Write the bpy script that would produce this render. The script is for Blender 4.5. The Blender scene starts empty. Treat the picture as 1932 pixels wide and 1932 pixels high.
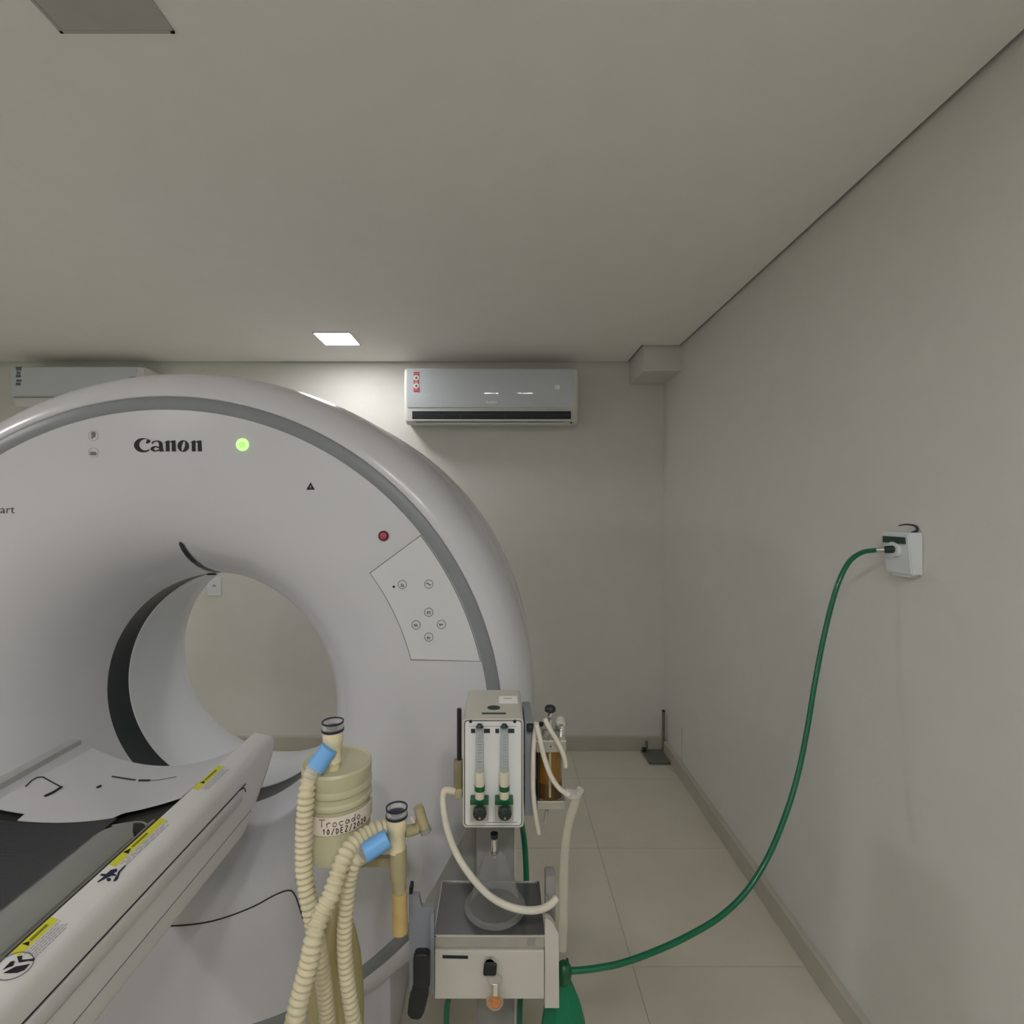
import bpy, bmesh, math, random
from mathutils import Vector, Matrix
random.seed(4)
C = bpy.context.scene.collection
PI = math.pi
# ------------------------------------------------------------------ camera, world, exposure
CAMZ = 1.70; F = 966.0; CX = 944.0; CY = 962.0
cam = bpy.data.cameras.new('camera'); camo = bpy.data.objects.new('camera', cam); C.objects.link(camo)
camo.location = (0, 0, CAMZ); camo.rotation_euler = (PI/2, 0, 0)
cam.sensor_width = 36; cam.lens = 18; cam.shift_x = 22/1932; cam.shift_y = -4/1932
cam.clip_start = 0.02; cam.clip_end = 50
bpy.context.scene.camera = camo
w = bpy.data.worlds.new('world'); bpy.context.scene.world = w; w.use_nodes = True
w.node_tree.nodes['Background'].inputs[0].default_value = (0.05, 0.05, 0.05, 1)
w.node_tree.nodes['Background'].inputs[1].default_value = 0.2
vs = bpy.context.scene.view_settings
vs.view_transform = 'Standard'; vs.look = 'None'; vs.gamma = 1; vs.use_curve_mapping = False
vs.exposure = 1.08
bpy.context.scene.cycles.diffuse_bounces = 8
LAMP = 56.0
LAMPS = [(-1.0, 3.14, True), (-0.84, 1.0, False), (-0.14, -0.75, True), (0.36, -0.72, True), (-1.5, -3.2, True), (-3.1, 0.6, True), (-3.1, -2.0, True)]

def P(px, py, Y):
    "world point that a photograph pixel shows at depth Y"
    return Vector(((px-CX)/F*Y, Y, CAMZ-(py-CY)/F*Y))
def PX(px, Y): return (px-CX)/F*Y
def PZ(py, Y): return CAMZ-(py-CY)/F*Y

# ------------------------------------------------------------------ materials
def mat(name, col, rough=0.5, metal=0.0, var=0.04, bump=0.0, scale=20, trans=0.0, alpha=1.0, emit=0, spec=0.5, coat=0.0, ior=1.45, rim=False):
    m = bpy.data.materials.new(name); m.use_nodes = True
    nt = m.node_tree; b = nt.nodes['Principled BSDF']
    tc = nt.nodes.new('ShaderNodeTexCoord'); n = nt.nodes.new('ShaderNodeTexNoise')
    n.inputs['Scale'].default_value = scale; n.inputs['Detail'].default_value = 4
    nt.links.new(tc.outputs['Object'], n.inputs['Vector'])
    r = nt.nodes.new('ShaderNodeValToRGB')
    r.color_ramp.elements[0].position = 0.3; r.color_ramp.elements[1].position = 0.7
    r.color_ramp.elements[0].color = tuple(c*(1-var) for c in col)+(1,)
    r.color_ramp.elements[1].color = tuple(min(1, c*(1+var)) for c in col)+(1,)
    nt.links.new(n.outputs['Fac'], r.inputs['Fac']); nt.links.new(r.outputs['Color'], b.inputs['Base Color'])
    b.inputs['Roughness'].default_value = rough; b.inputs['Metallic'].default_value = metal
    b.inputs['Specular IOR Level'].default_value = spec
    b.inputs['Transmission Weight'].default_value = trans; b.inputs['Alpha'].default_value = alpha
    b.inputs['Coat Weight'].default_value = coat; b.inputs['IOR'].default_value = ior
    if rim:      # thin plastic: more opaque where the sheet is seen edge on
        lw = nt.nodes.new('ShaderNodeLayerWeight'); lw.inputs['Blend'].default_value = 0.35
        mr = nt.nodes.new('ShaderNodeMapRange'); mr.inputs['To Min'].default_value = alpha*.6; mr.inputs['To Max'].default_value = min(1, alpha*3.2)
        nt.links.new(lw.outputs['Facing'], mr.inputs['Value']); nt.links.new(mr.outputs['Result'], b.inputs['Alpha'])
    if emit:
        nt.links.new(r.outputs['Color'], b.inputs['Emission Color']); b.inputs['Emission Strength'].default_value = emit
    if bump:
        bp = nt.nodes.new('ShaderNodeBump'); bp.inputs['Strength'].default_value = bump; bp.inputs['Distance'].default_value = 0.01
        nb = nt.nodes.new('ShaderNodeTexNoise'); nb.inputs['Scale'].default_value = scale*6
        nt.links.new(tc.outputs['Object'], nb.inputs['Vector'])
        nt.links.new(nb.outputs['Fac'], bp.inputs['Height']); nt.links.new(bp.outputs['Normal'], b.inputs['Normal'])
    return m
M = dict(
 wall=mat('wall_paint', (0.63, 0.632, 0.597), 0.75, bump=0.06, scale=9, var=0.015),
 ceil=mat('ceiling_paint', (0.85, 0.83, 0.81), 0.8, bump=0.05, scale=8, var=0.01),
 base=mat('baseboard_stone', (0.45, 0.425, 0.37), 0.3, var=0.03, scale=12),
 grout=mat('floor_grout', (0.30, 0.28, 0.24), 0.9),
 tile=mat('porcelain_tile', (0.56, 0.525, 0.445), 0.28, var=0.03, scale=5, bump=0.01),
 dark=mat('dark_gap', (0.03, 0.03, 0.028), 0.9),
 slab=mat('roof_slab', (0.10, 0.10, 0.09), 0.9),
 gantry=mat('gantry_white_plastic', (0.575, 0.58, 0.615), 0.24, var=0.008, scale=3, coat=0.1),
 liner_lit=mat('bore_liner_lit_plastic', (0.74, 0.76, 0.80), 0.25, var=0.008, scale=3, coat=0.1),  # paler than the gantry plastic: lamp light entering the bore is painted in
 startink=mat('dark_grey_print', (0.05, 0.05, 0.055), 0.6),
 panel=mat('panel_white_plastic', (0.61, 0.62, 0.64), 0.35, var=0.008),
 band=mat('grey_band_plastic', (0.215, 0.23, 0.245), 0.4, var=0.02),
 glassdark=mat('dark_bore_window', (0.022, 0.027, 0.034), 0.35, var=0.05, coat=0.0),
 couch=mat('couch_white_plastic', (0.66, 0.655, 0.65), 0.35, var=0.01, scale=4, coat=0.1),
 traywhite=mat('cradle_white_plastic', (0.59, 0.59, 0.62), 0.3, var=0.01, coat=0.1),
 vinyl=mat('grey_vinyl_edge', (0.20, 0.205, 0.185), 0.25, var=0.05, scale=10, coat=0.3),
 railgrey=mat('rail_grey_plastic', (0.42, 0.43, 0.43), 0.35),
 black=mat('black_plastic', (0.012, 0.012, 0.014), 0.4, var=0.1),
 ink=mat('black_print', (0.01, 0.01, 0.016), 0.6),
 greyink=mat('grey_print', (0.16, 0.16, 0.18), 0.6),
 paleink=mat('pale_grey_print', (0.40, 0.39, 0.42), 0.6),
 yellow=mat('yellow_print', (0.62, 0.62, 0.05), 0.5, var=0.05),
 olive=mat('olive_print', (0.22, 0.20, 0.01), 0.5),
 green_led=mat('green_led', (0.42, 0.95, 0.24), 0.4, emit=0.55, var=0.01),
 green_led2=mat('green_led_ring', (0.22, 0.75, 0.10), 0.4, emit=0.35, var=0.01),
 red=mat('red_button_rim', (0.10, 0.004, 0.02), 0.35),
 red2=mat('red_button_cap', (0.45, 0.06, 0.12), 0.35, var=0.15, scale=120),
 acwhite=mat('air_conditioner_white', (0.56, 0.60, 0.64), 0.035, var=0.01, scale=3),
 acbody=mat('air_conditioner_shell', (0.66, 0.67, 0.65), 0.35, var=0.01, scale=3),
 acdark=mat('air_outlet_black', (0.012, 0.016, 0.022), 0.5),
 acslat=mat('air_outlet_slat', (0.07, 0.075, 0.085), 0.5),
 lamp_pair=mat('lamp_diffuser_pair', (1.0, 0.985, 0.975), 0.5, emit=LAMP*.86, var=0.0),
 lamp_left=mat('lamp_diffuser_strong', (1.0, 0.985, 0.975), 0.5, emit=LAMP*1.3, var=0.0),
 lamp_dim=mat('lamp_diffuser_weaker', (1.0, 0.985, 0.965), 0.5, emit=LAMP*.50, var=0.0),
 lampoff=mat('lamp_diffuser_off', (0.42, 0.42, 0.40), 0.5, var=0.02),
 lampframe=mat('lamp_frame', (0.62, 0.62, 0.6), 0.4),
 machine=mat('machine_cream_enamel', (0.52, 0.505, 0.455), 0.4, var=0.015, coat=0.1),
 machineface=mat('machine_pale_face', (0.66, 0.68, 0.67), 0.35, var=0.01),
 bluegrey=mat('blue_grey_enamel', (0.235, 0.25, 0.285), 0.4, var=0.03),
 column=mat('column_grey_enamel', (0.27, 0.27, 0.255), 0.45, var=0.03),
 steel=mat('brushed_steel', (0.50, 0.49, 0.46), 0.32, 0.9, var=0.05, scale=30),
 steelbox=mat('steel_front_band', (0.42, 0.415, 0.37), 0.4, 0.5, var=0.05, scale=30),
 chrome=mat('chrome', (0.8, 0.8, 0.78), 0.12, 1.0),
 traytop=mat('dark_polished_tray', (0.17, 0.168, 0.17), 0.16, 0.6, var=0.08, scale=12),
 beige=mat('beige_plastic', (0.80, 0.71, 0.47), 0.4, var=0.03),
 tan=mat('tan_tube', (0.55, 0.40, 0.17), 0.4, var=0.12, scale=18),
 khaki=mat('khaki_tube', (0.40, 0.35, 0.21), 0.4, var=0.05),
 brown=mat('brown_block', (0.22, 0.185, 0.115), 0.5, var=0.12, scale=25),
 blue=mat('light_blue_rubber', (0.17, 0.43, 0.83), 0.45, var=0.04, scale=30),
 hose=mat('yellowed_corrugated_plastic', (0.62, 0.565, 0.39), 0.35, var=0.07, scale=14, spec=0.4),
 bag=mat('yellow_rubber_bag', (0.50, 0.43, 0.22), 0.45, var=0.1, scale=9),
 canister=mat('yellow_tinted_plastic', (0.60, 0.575, 0.385), 0.28, var=0.05, scale=10, alpha=0.82),
 lime=mat('soda_lime_fill', (0.60, 0.57, 0.38), 0.9, var=0.25, scale=150, bump=0.4),
 tape=mat('paper_tape', (0.74, 0.66, 0.58), 0.8, var=0.02),
 clear=mat('clear_plastic', (0.80, 0.80, 0.78), 0.06, var=0.0, alpha=0.25, rim=True),
 cleargrey=mat('smoky_clear_plastic', (0.42, 0.42, 0.42), 0.06, var=0.0, alpha=0.25, rim=True),
 navy=mat('navy_rubber', (0.02, 0.022, 0.05), 0.4),
 glass=mat('flow_tube_glass', (0.50, 0.54, 0.56), 0.08, var=0.03, alpha=0.5),
 cream=mat('cream_sleeve', (0.60, 0.56, 0.44), 0.4),
 dgreen=mat('dark_green_plastic', (0.006, 0.085, 0.03), 0.35, var=0.08),
 oval=mat('green_badge', (0.02, 0.05, 0.035), 0.5, var=0.2, scale=80),
 knob=mat('black_green_knob', (0.014, 0.026, 0.02), 0.3, var=0.1),
 ghose=mat('green_gas_hose', (0.0, 0.115, 0.052), 0.3, var=0.05, coat=0.2),
 gbag=mat('green_rubber_bag', (0.0, 0.17, 0.08), 0.35, var=0.12, scale=12),
 whose=mat('white_silicone_tube', (0.60, 0.57, 0.49), 0.4, var=0.03),
 softtube=mat('translucent_tube', (0.62, 0.60, 0.48), 0.2, var=0.03, alpha=0.33),
 amber=mat('amber_liquid_jar', (0.20, 0.095, 0.010), 0.12, var=0.2, scale=18, coat=0.3),
 amberdark=mat('amber_liquid', (0.07, 0.04, 0.006), 0.2, var=0.1),
 copper=mat('copper_tag', (0.50, 0.20, 0.08), 0.4, var=0.3, scale=120),
 outlet=mat('outlet_white_plastic', (0.66, 0.70, 0.72), 0.35, var=0.01),
 standmetal=mat('grey_painted_metal', (0.15, 0.145, 0.125), 0.5, 0.2, var=0.08),
 redprint=mat('red_print', (0.55, 0.05, 0.07), 0.5),
 whiteprint=mat('white_print', (0.82, 0.82, 0.80), 0.5),
 display=mat('display_digits', (0.75, 0.72, 0.75), 0.5, emit=0.12),
)
def mat_weave():
    m = mat('dark_ribbed_mat', (0.028, 0.029, 0.033), 0.55, var=0.05)
    nt = m.node_tree; b = nt.nodes['Principled BSDF']
    tc = nt.nodes.new('ShaderNodeTexCoord'); wv = nt.nodes.new('ShaderNodeTexWave')
    wv.wave_type = 'BANDS'; wv.bands_direction = 'Y'; wv.inputs['Scale'].default_value = 75; wv.inputs['Distortion'].default_value = 0.3
    nt.links.new(tc.outputs['Object'], wv.inputs['Vector'])
    r = nt.nodes.new('ShaderNodeValToRGB'); r.color_ramp.elements[0].color = (0.018, 0.019, 0.023, 1); r.color_ramp.elements[1].color = (0.034, 0.034, 0.038, 1)
    nt.links.new(wv.outputs['Fac'], r.inputs['Fac']); nt.links.new(r.outputs['Color'], b.inputs['Base Color'])
    bp = nt.nodes.new('ShaderNodeBump'); bp.inputs['Strength'].default_value = 0.5; bp.inputs['Distance'].default_value = 0.002
    nt.links.new(wv.outputs['Fac'], bp.inputs['Height']); nt.links.new(bp.outputs['Normal'], b.inputs['Normal'])
    return m
M['weave'] = mat_weave()

# ------------------------------------------------------------------ object helpers
def root_of(o):
    while o.parent: o = o.parent
    return o
def link(name, bm, m, parent=None, smooth=False, origin=None, angle=None):
    me = bpy.data.meshes.new(name)
    off = root_of(parent).location.copy() if parent else (Vector(origin) if origin is not None else Vector((0, 0, 0)))
    if off.length > 0: bmesh.ops.translate(bm, verts=bm.verts, vec=-off)
    bmesh.ops.recalc_face_normals(bm, faces=bm.faces)
    if smooth:
        a = math.radians(angle if angle else 40)
        for f in bm.faces: f.smooth = True
        for e in bm.edges:
            if len(e.link_faces) == 2 and e.calc_face_angle(0) > a: e.smooth = False
    bm.to_mesh(me); bm.free()
    me.materials.append(m)
    o = bpy.data.objects.new(name, me); C.objects.link(o)
    if parent: o.parent = parent
    elif origin is not None: o.location = origin
    return o
def thing(name, label, cat, loc=(0, 0, 0), group=None):
    o = bpy.data.objects.new(name, None); C.objects.link(o); o.location = loc
    o.empty_display_size = 0.05
    o['label'] = label; o['category'] = cat
    if group: o['group'] = group
    return o
def tag(o, label, cat, group=None):
    o['label'] = label; o['category'] = cat
    if group: o['group'] = group
    return o
def struct(name, bm, m, smooth=False):
    o = link(name, bm, m, smooth=smooth); o['kind'] = 'structure'; return o
def BM(): return bmesh.new()
def box(bm, x0, x1, y0, y1, z0, z1, bev=0.0, seg=2):
    r = bmesh.ops.create_cube(bm, size=1)
    vs_ = r['verts']
    for v in vs_:
        v.co = Vector((x0+(v.co.x+.5)*(x1-x0), y0+(v.co.y+.5)*(y1-y0), z0+(v.co.z+.5)*(z1-z0)))
    if bev:
        es = list({e for v in vs_ for e in v.link_edges})
        bmesh.ops.bevel(bm, geom=es, offset=bev, segments=seg, affect='EDGES', profile=0.5)
    return bm
def B(*a, **k): return box(BM(), *a, **k)
def prism(bm, pts, vec):
    "closed polygon of 3-D points pushed along vec"
    n = len(pts); a = [bm.verts.new(p) for p in pts]; b = [bm.verts.new(Vector(p)+Vector(vec)) for p in pts]
    bm.faces.new(a); bm.faces.new(b[::-1])
    for i in range(n): bm.faces.new((a[i], b[i], b[(i+1) % n], a[(i+1) % n]))
    return bm
def catmull(pts, n=8):
    pts = [Vector(p) for p in pts]
    if len(pts) < 3: return pts
    q = [2*pts[0]-pts[1]]+pts+[2*pts[-1]-pts[-2]]; out = []
    for i in range(1, len(q)-2):
        p0, p1, p2, p3 = q[i-1:i+3]
        for k in range(n):
            t = k/n
            out.append(0.5*((2*p1)+(-p0+p2)*t+(2*p0-5*p1+4*p2-p3)*t*t+(-p0+3*p1-3*p2+p3)*t**3))
    out.append(pts[-1]); return out
def resample(pts, step):
    L = [0]
    for a, b in zip(pts, pts[1:]): L.append(L[-1]+(b-a).length)
    n = max(2, int(L[-1]/step)); out = []; j = 0
    for i in range(n+1):
        s = L[-1]*i/n
        while j < len(L)-2 and L[j+1] < s: j += 1
        t = (s-L[j])/max(1e-9, L[j+1]-L[j]); out.append(pts[j].lerp(pts[j+1], min(1, max(0, t))))
    return out, L[-1]
def sweep(bm, pts, rad, seg=12, cap=True):
    "tube along pts; rad is a number or a function of (index, count)"
    n = len(pts); up = None; rings = []
    for i, p in enumerate(pts):
        t = (pts[min(i+1, n-1)]-pts[max(i-1, 0)]).normalized()
        if up is None:
            up = Vector((0, 1, 0)) if abs(t.y) < 0.9 else Vector((1, 0, 0))
        u = (up-t*up.dot(t)).normalized(); v = t.cross(u); up = u
        r = rad(i, n) if callable(rad) else rad
        rings.append([bm.verts.new(p+(u*math.cos(2*PI*k/seg)+v*math.sin(2*PI*k/seg))*r) for k in range(seg)])
    for a, b in zip(rings, rings[1:]):
        for k in range(seg): bm.faces.new((a[k], a[(k+1) % seg], b[(k+1) % seg], b[k]))
    if cap: bm.faces.new(rings[0][::-1]); bm.faces.new(rings[-1])
    return bm
def tube(pts, r, seg=12, n=8): return sweep(BM(), catmull(pts, n), r, seg)
def cyl(bm, a, b, r0, r1=None, seg=24):
    r1 = r0 if r1 is None else r1
    return sweep(bm, [Vector(a), Vector(b)], lambda i, n: r0 if i == 0 else r1, seg)
def Cy(a, b, r0, r1=None, seg=24): return cyl(BM(), a, b, r0, r1, seg)
def lathe(prof, c, seg=32, axis=(0, 0, 1), fn=None, close=False):
    "prof = (radius, height along axis) turned about axis through c"
    bm = BM(); ax = Vector(axis).normalized()
    u = Vector((1, 0, 0)) if abs(ax.x) < 0.9 else Vector((0, 1, 0))
    u = (u-ax*u.dot(ax)).normalized(); v = ax.cross(u); c = Vector(c); rings = []
    for r, h in prof:
        ring = []
        for k in range(seg):
            a = 2*PI*k/seg; rr = r*(fn(a, h) if fn else 1)
            ring.append(bm.verts.new(c+ax*h+(u*math.cos(a)+v*math.sin(a))*max(rr, 1e-5)))
        rings.append(ring)
    for a, b in zip(rings, rings[1:]):
        for k in range(seg): bm.faces.new((a[k], a[(k+1) % seg], b[(k+1) % seg], b[k]))
    if prof[0][0] > 1e-4 and not close: bm.faces.new(rings[0][::-1])
    if prof[-1][0] > 1e-4 and not close: bm.faces.new(rings[-1])
    return bm
def disc(c, r, axis, th=0.001, seg=24):
    c = Vector(c); a = Vector(axis).normalized(); return Cy(c, c+a*th, r, seg=seg)
def ringmesh(c, r, r2, axis=(0, -1, 0), th=0.001, seg=32):
    return lathe([(r, 0), (r, th), (r2, th), (r2, 0), (r, 0)], c, seg, axis, close=True)
def text_bm(s, size, mtx, th=0.0):
    cu = bpy.data.curves.new('t', 'FONT'); cu.body = s; cu.size = size; cu.align_x = 'CENTER'; cu.align_y = 'CENTER'; cu.extrude = th; cu.resolution_u = 3
    o = bpy.data.objects.new('t', cu); C.objects.link(o)
    dg = bpy.context.evaluated_depsgraph_get(); me = bpy.data.meshes.new_from_object(o.evaluated_get(dg))
    bpy.data.objects.remove(o); bpy.data.curves.remove(cu)
    bm = BM(); bm.from_mesh(me); bpy.data.meshes.remove(me); bmesh.ops.transform(bm, matrix=mtx, verts=bm.verts)
    return bm
def facing(px, py, Y, rot=0):
    "matrix that stands text up facing the camera side (-Y)"
    return Matrix.Translation(P(px, py, Y)) @ Matrix.Rotation(PI/2, 4, 'X') @ Matrix.Rotation(rot, 4, 'Z')
def sm(a, b, x):
    t = min(1, max(0, (x-a)/(b-a))); return t*t*(3-2*t)

# ------------------------------------------------------------------ room
XL, XR, YB, YF, ZC = -4.2, 1.16, -4.0, 3.64, 2.75
struct('wall_back', B(XL-.1, XR+.1, YF, YF+.1, -.05, ZC+.12), M['wall'])
struct('wall_right', B(XR, XR+.1, YB-.1, YF, -.05, ZC+.12), M['wall'])
struct('wall_left', B(XL-.1, XL, YB-.1, YF, -.05, ZC+.12), M['wall'])
struct('wall_rear', B(XL, XR, YB-.1, YB, -.05, ZC+.12), M['wall'])
BX0, BY0 = 0.917, 3.28      # boxed-in duct in the back right corner
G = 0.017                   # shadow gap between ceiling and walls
bm = BM()
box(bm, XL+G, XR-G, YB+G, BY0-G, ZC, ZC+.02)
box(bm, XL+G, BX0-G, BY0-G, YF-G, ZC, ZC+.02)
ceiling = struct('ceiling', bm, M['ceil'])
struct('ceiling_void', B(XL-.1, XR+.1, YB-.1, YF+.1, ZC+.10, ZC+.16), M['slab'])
struct('trim_1', B(BX0, XR+.02, BY0, YF+.02, 2.592, ZC+.1, bev=.006), M['wall'])
floor = struct('floor', B(XL-.1, XR+.1, YB-.1, YF+.1, -.06, -.002), M['grout'])
T = 0.667; JX, JY = 0.494, 1.905; me = None
i0 = math.floor((XL-JX)/T); j0 = math.floor((YB-JY)/T)
for i in range(i0, 2):
    for j in range(j0, 4):
        x0, x1 = max(XL, JX+i*T), min(XR, JX+(i+1)*T); y0, y1 = max(YB, JY+j*T), min(YF, JY+(j+1)*T)
        if x1-x0 < .02 or y1-y0 < .02: continue
        if me is None:
            o = link('tile', B(-.5, .5, -.5, .5, -.5, .5), M['tile']); me = o.data
        else: o = bpy.data.objects.new('tile', me); C.objects.link(o)
        o.location = ((x0+x1)/2, (y0+y1)/2, -.0035+random.uniform(-1, 1)*.0001); o.scale = (x1-x0-.0022, y1-y0-.0022, .007)
        o.parent = floor
BH, BT = 0.095, 0.026
def skirting(name, x0, x1, y0, y1):
    struct(name, B(x0, x1, y0, y1, 0.0005, BH, bev=.0025, seg=1), M['base'])
skirting('baseboard_back', XL, XR, YF-BT, YF+.001)
skirting('baseboard_right', XR-BT, XR+.001, YB, YF-BT)
skirting('baseboard_left', XL-.001, XL+BT, YB, YF-BT)
skirting('baseboard_rear', XL+BT, XR-BT, YB-.001, YB+BT)

lit_labels = {(-1.0, 3.14): 'lit square ceiling downlight between the two air conditioners', (-0.14, -0.75): 'lit square ceiling downlight behind the camera, nearer the scanner couch of the close pair',
  (0.36, -0.72): 'lit square ceiling downlight behind the camera, nearer the right wall of the close pair', (-1.5, -3.2): 'lit square ceiling downlight nearest the rear wall',
  (-3.1, 0.6): 'lit square ceiling downlight left of the scanner couch', (-3.1, -2.0): 'lit square ceiling downlight in the rear left of the room'}
for x, y, on in LAMPS:
    lab = lit_labels[(x, y)] if on else 'unlit grey square ceiling panel above the scanner couch'
    t = thing('ceiling_light', lab, 'light', (x, y, ZC))
    h = .105 if on else .118
    bm = BM()
    for a in (0, 1, 2, 3):
        R = Matrix.Rotation(a*PI/2, 4, 'Z'); q = BM(); box(q, -h-.007, h+.007, h, h+.007, ZC-.004, ZC-.0002)
        bmesh.ops.transform(q, matrix=Matrix.Translation((x, y, 0)) @ R, verts=q.verts)
        tm = bpy.data.meshes.new('q'); q.to_mesh(tm); q.free(); bm.from_mesh(tm); bpy.data.meshes.remove(tm)
    link('frame', bm, M['lampframe'] if on else M['lampoff'], t)
    link('diffuser', B(x-h, x+h, y-h, y+h, ZC-(.005 if on else .003), ZC-.0004), (M['lamp_dim'] if y > 3 else M['lamp_pair'] if x > -.5 else M['lamp_left']) if on else M['lampoff'], t)

# ------------------------------------------------------------------ CT gantry
GX, GZ = -0.9487, 1.065
def rscale(r, ax_, az):
    phi = math.degrees(math.atan2(-az, abs(ax_)+1e-6))
    return 1-0.068*sm(-10, 60, phi)*sm(.5, .9, r)
def gpt(r, y, a):
    "a measured from +X towards +Z"
    ca, sa = math.cos(a), math.sin(a); s = rscale(r, ca, sa)
    return Vector((GX+r*s*ca, y, GZ+.018*(1-sm(.42, .85, r))+r*s*sa))
def ring(prof, seg=160, a0=0, a1=2*PI, th=None):
    bm = BM(); full = abs(a1-a0-2*PI) < 1e-6; n = seg if full else seg+1; rows = []
    for r, y in prof: rows.append([bm.verts.new(gpt(r, y, a0+(a1-a0)*k/seg)) for k in range(n)])
    for p, q in zip(rows, rows[1:]):
        for k in range(seg): bm.faces.new((p[k], p[(k+1) % n], q[(k+1) % n], q[k]))
    return bm
FACE = [(0.919, 1.4500), (0.80, 1.4500), (0.70, 1.4503), (0.665, 1.4525), (0.63, 1.4575), (0.595, 1.466), (0.56, 1.4785), (0.525, 1.497), (0.495, 1.522), (0.468, 1.555), (0.444, 1.595), (0.424, 1.645), (0.410, 1.70), (0.402, 1.7595)]
def face_y(r):
    for (r0, y0), (r1, y1) in zip(FACE, FACE[1:]):
        if r <= r0 and r >= r1: return y0+(y1-y0)*(r0-r)/(r0-r1)
    return 1.45 if r > .9 else 1.7595
g = thing('ct_scanner', 'large white ring shaped scanner with grey band and round bore', 'scanner', (GX, 1.85, 0))
fc = link('front_cover', ring(FACE), M['gantry'], g, smooth=True, angle=60)
link('grey_band', ring([(0.919, 1.456), (0.919, 1.4495), (0.922, 1.4485), (0.953, 1.4495), (0.956, 1.452), (0.956, 1.46)]), M['band'], g, smooth=True)
link('outer_shell', ring([(0.956, 1.458), (0.957, 1.4515), (0.962, 1.4505), (0.985, 1.457), (1.008, 1.472), (1.028, 1.497), (1.042, 1.53), (1.052, 1.575), (1.059, 1.64), (1.062, 1.72), (1.060, 1.775), (1.056, 1.779), (1.04, 1.779)]), M['gantry'], g, smooth=True, angle=70)
link('shell_seam', ring([(1.044, 1.776), (1.044, 1.79)]), M['dark'], g)
link('rear_shell', ring([(1.04, 1.787), (1.052, 1.787), (1.060, 1.80), (1.068, 1.95), (1.069, 2.10), (1.060, 2.22), (1.04, 2.30), (0.99, 2.37), (0.92, 2.40), (0.60, 2.415), (0.56, 2.412), (0.54, 2.395)]), M['gantry'], g, smooth=True, angle=60)
link('bore_window', ring([(0.402, 1.7595), (0.4025, 1.762), (0.4025, 1.857), (0.402, 1.86)]), M['glassdark'], g, smooth=True)
link('bore_liner', ring([(0.402, 1.86), (0.3985, 1.861), (0.3985, 1.885), (0.403, 1.89), (0.404, 2.02), (0.410, 2.10), (0.425, 2.18), (0.450, 2.26), (0.485, 2.33), (0.54, 2.395)]), M['liner_lit'], g, smooth=True, angle=35)
link('base', B(GX-.62, GX+.62, 1.56, 2.32, 0.001, .30, bev=.03), M['gantry'], g, smooth=True)
# laser slot at the top of the funnel
def facestrip(a, rr, wid, off=.0015):
    bm = BM(); rows = []
    for r, wd in zip(rr, wid):
        y = face_y(r)-off; rows.append([bm.verts.new(gpt(r-off, y, a-wd/r)), bm.verts.new(gpt(r-off, y, a+wd/r))])
    for p, q in zip(rows, rows[1:]): bm.faces.new((p[0], p[1], q[1], q[0]))
    return bm
link('laser_slot', facestrip(math.radians(88.4), [.528, .52, .50, .48, .46, .44, .425, .412, .404], [.003, .007, .0085, .009, .009, .009, .0085, .008, .007], .002), M['glassdark'], g)
link('laser_mark', B(GX-.062, GX-.035, 1.765, 1.775, GZ+.018+.392, GZ+.018+.3975), M['black'], g)
def FP(px, py, off=0.0):
    "point on the front cover seen at this pixel"
    Y = 1.45
    for _ in range(12):
        p = P(px, py, Y); dx, dz = p.x-GX, p.z-GZ; r = math.hypot(dx, dz); s = rscale(r, dx, dz)
        dz -= .018*(1-sm(.42, .85, r/s)); r = math.hypot(dx, dz)
        Y = face_y(r/s)
    return P(px, py, Y-off)
def arcpts(n, r, a0, a1, y):
    return [gpt(r, y, a0+(a1-a0)*k/n) for k in range(n+1)]
# control panel: dark gap outline and white plate
def pang(px, py):
    p = P(px, py, 1.45); return math.atan2(p.z-GZ, p.x-GX), math.hypot(p.x-GX, p.z-GZ)
a_tl, r_tl = pang(697, 1083); a_tr, r_tr = pang(803, 1002); a_br, r_br = pang(917, 1246); a_bl, r_bl = pang(775, 1248)
def panel_outline(sh, y):
    out = [gpt(0.9175-sh, y, a_tr-sh/.9)]
    out += [gpt(0.9175-sh, y, a_tr-sh/.9+(a_br+sh/.9-a_tr+sh/.9)*k/16) for k in range(1, 17)]
    rr0, rr1 = r_bl+sh, r_tl+sh
    for k in range(17):
        t = k/16; a = a_bl+sh/.7+(a_tl-sh/.7-a_bl-sh/.7)*t; out.append(gpt(rr0+(rr1-rr0)*t, y, a))
    return out
link('panel_gap', prism(BM(), panel_outline(0, 1.4499), (0, -.0006, 0)), M['greyink'], g)
cp = link('control_panel', prism(BM(), panel_outline(.0024, 1.4492), (0, -.0012, 0)), M['panel'], g)
def gbutton(px, py, r, glyph, parent, y=1.448, name='button'):
    c = P(px, py, y); o = link(name, ringmesh(c, r, r*.86, th=.0007, seg=28), M['greyink'], parent)
    link('button_icon', icon(c, r, glyph, y), M['greyink'], o) if parent is g else None
    if parent is not g: link('icon', icon(c, r, glyph, y), M['greyink'], g)
    return o
def icon(c, r, glyph, y):
    bm = BM()
    for (x0, z0, x1, z1) in glyph: box(bm, c.x+x0*r, c.x+x1*r, y-.0006, y, c.z+z0*r, c.z+z1*r)
    return bm
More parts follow.
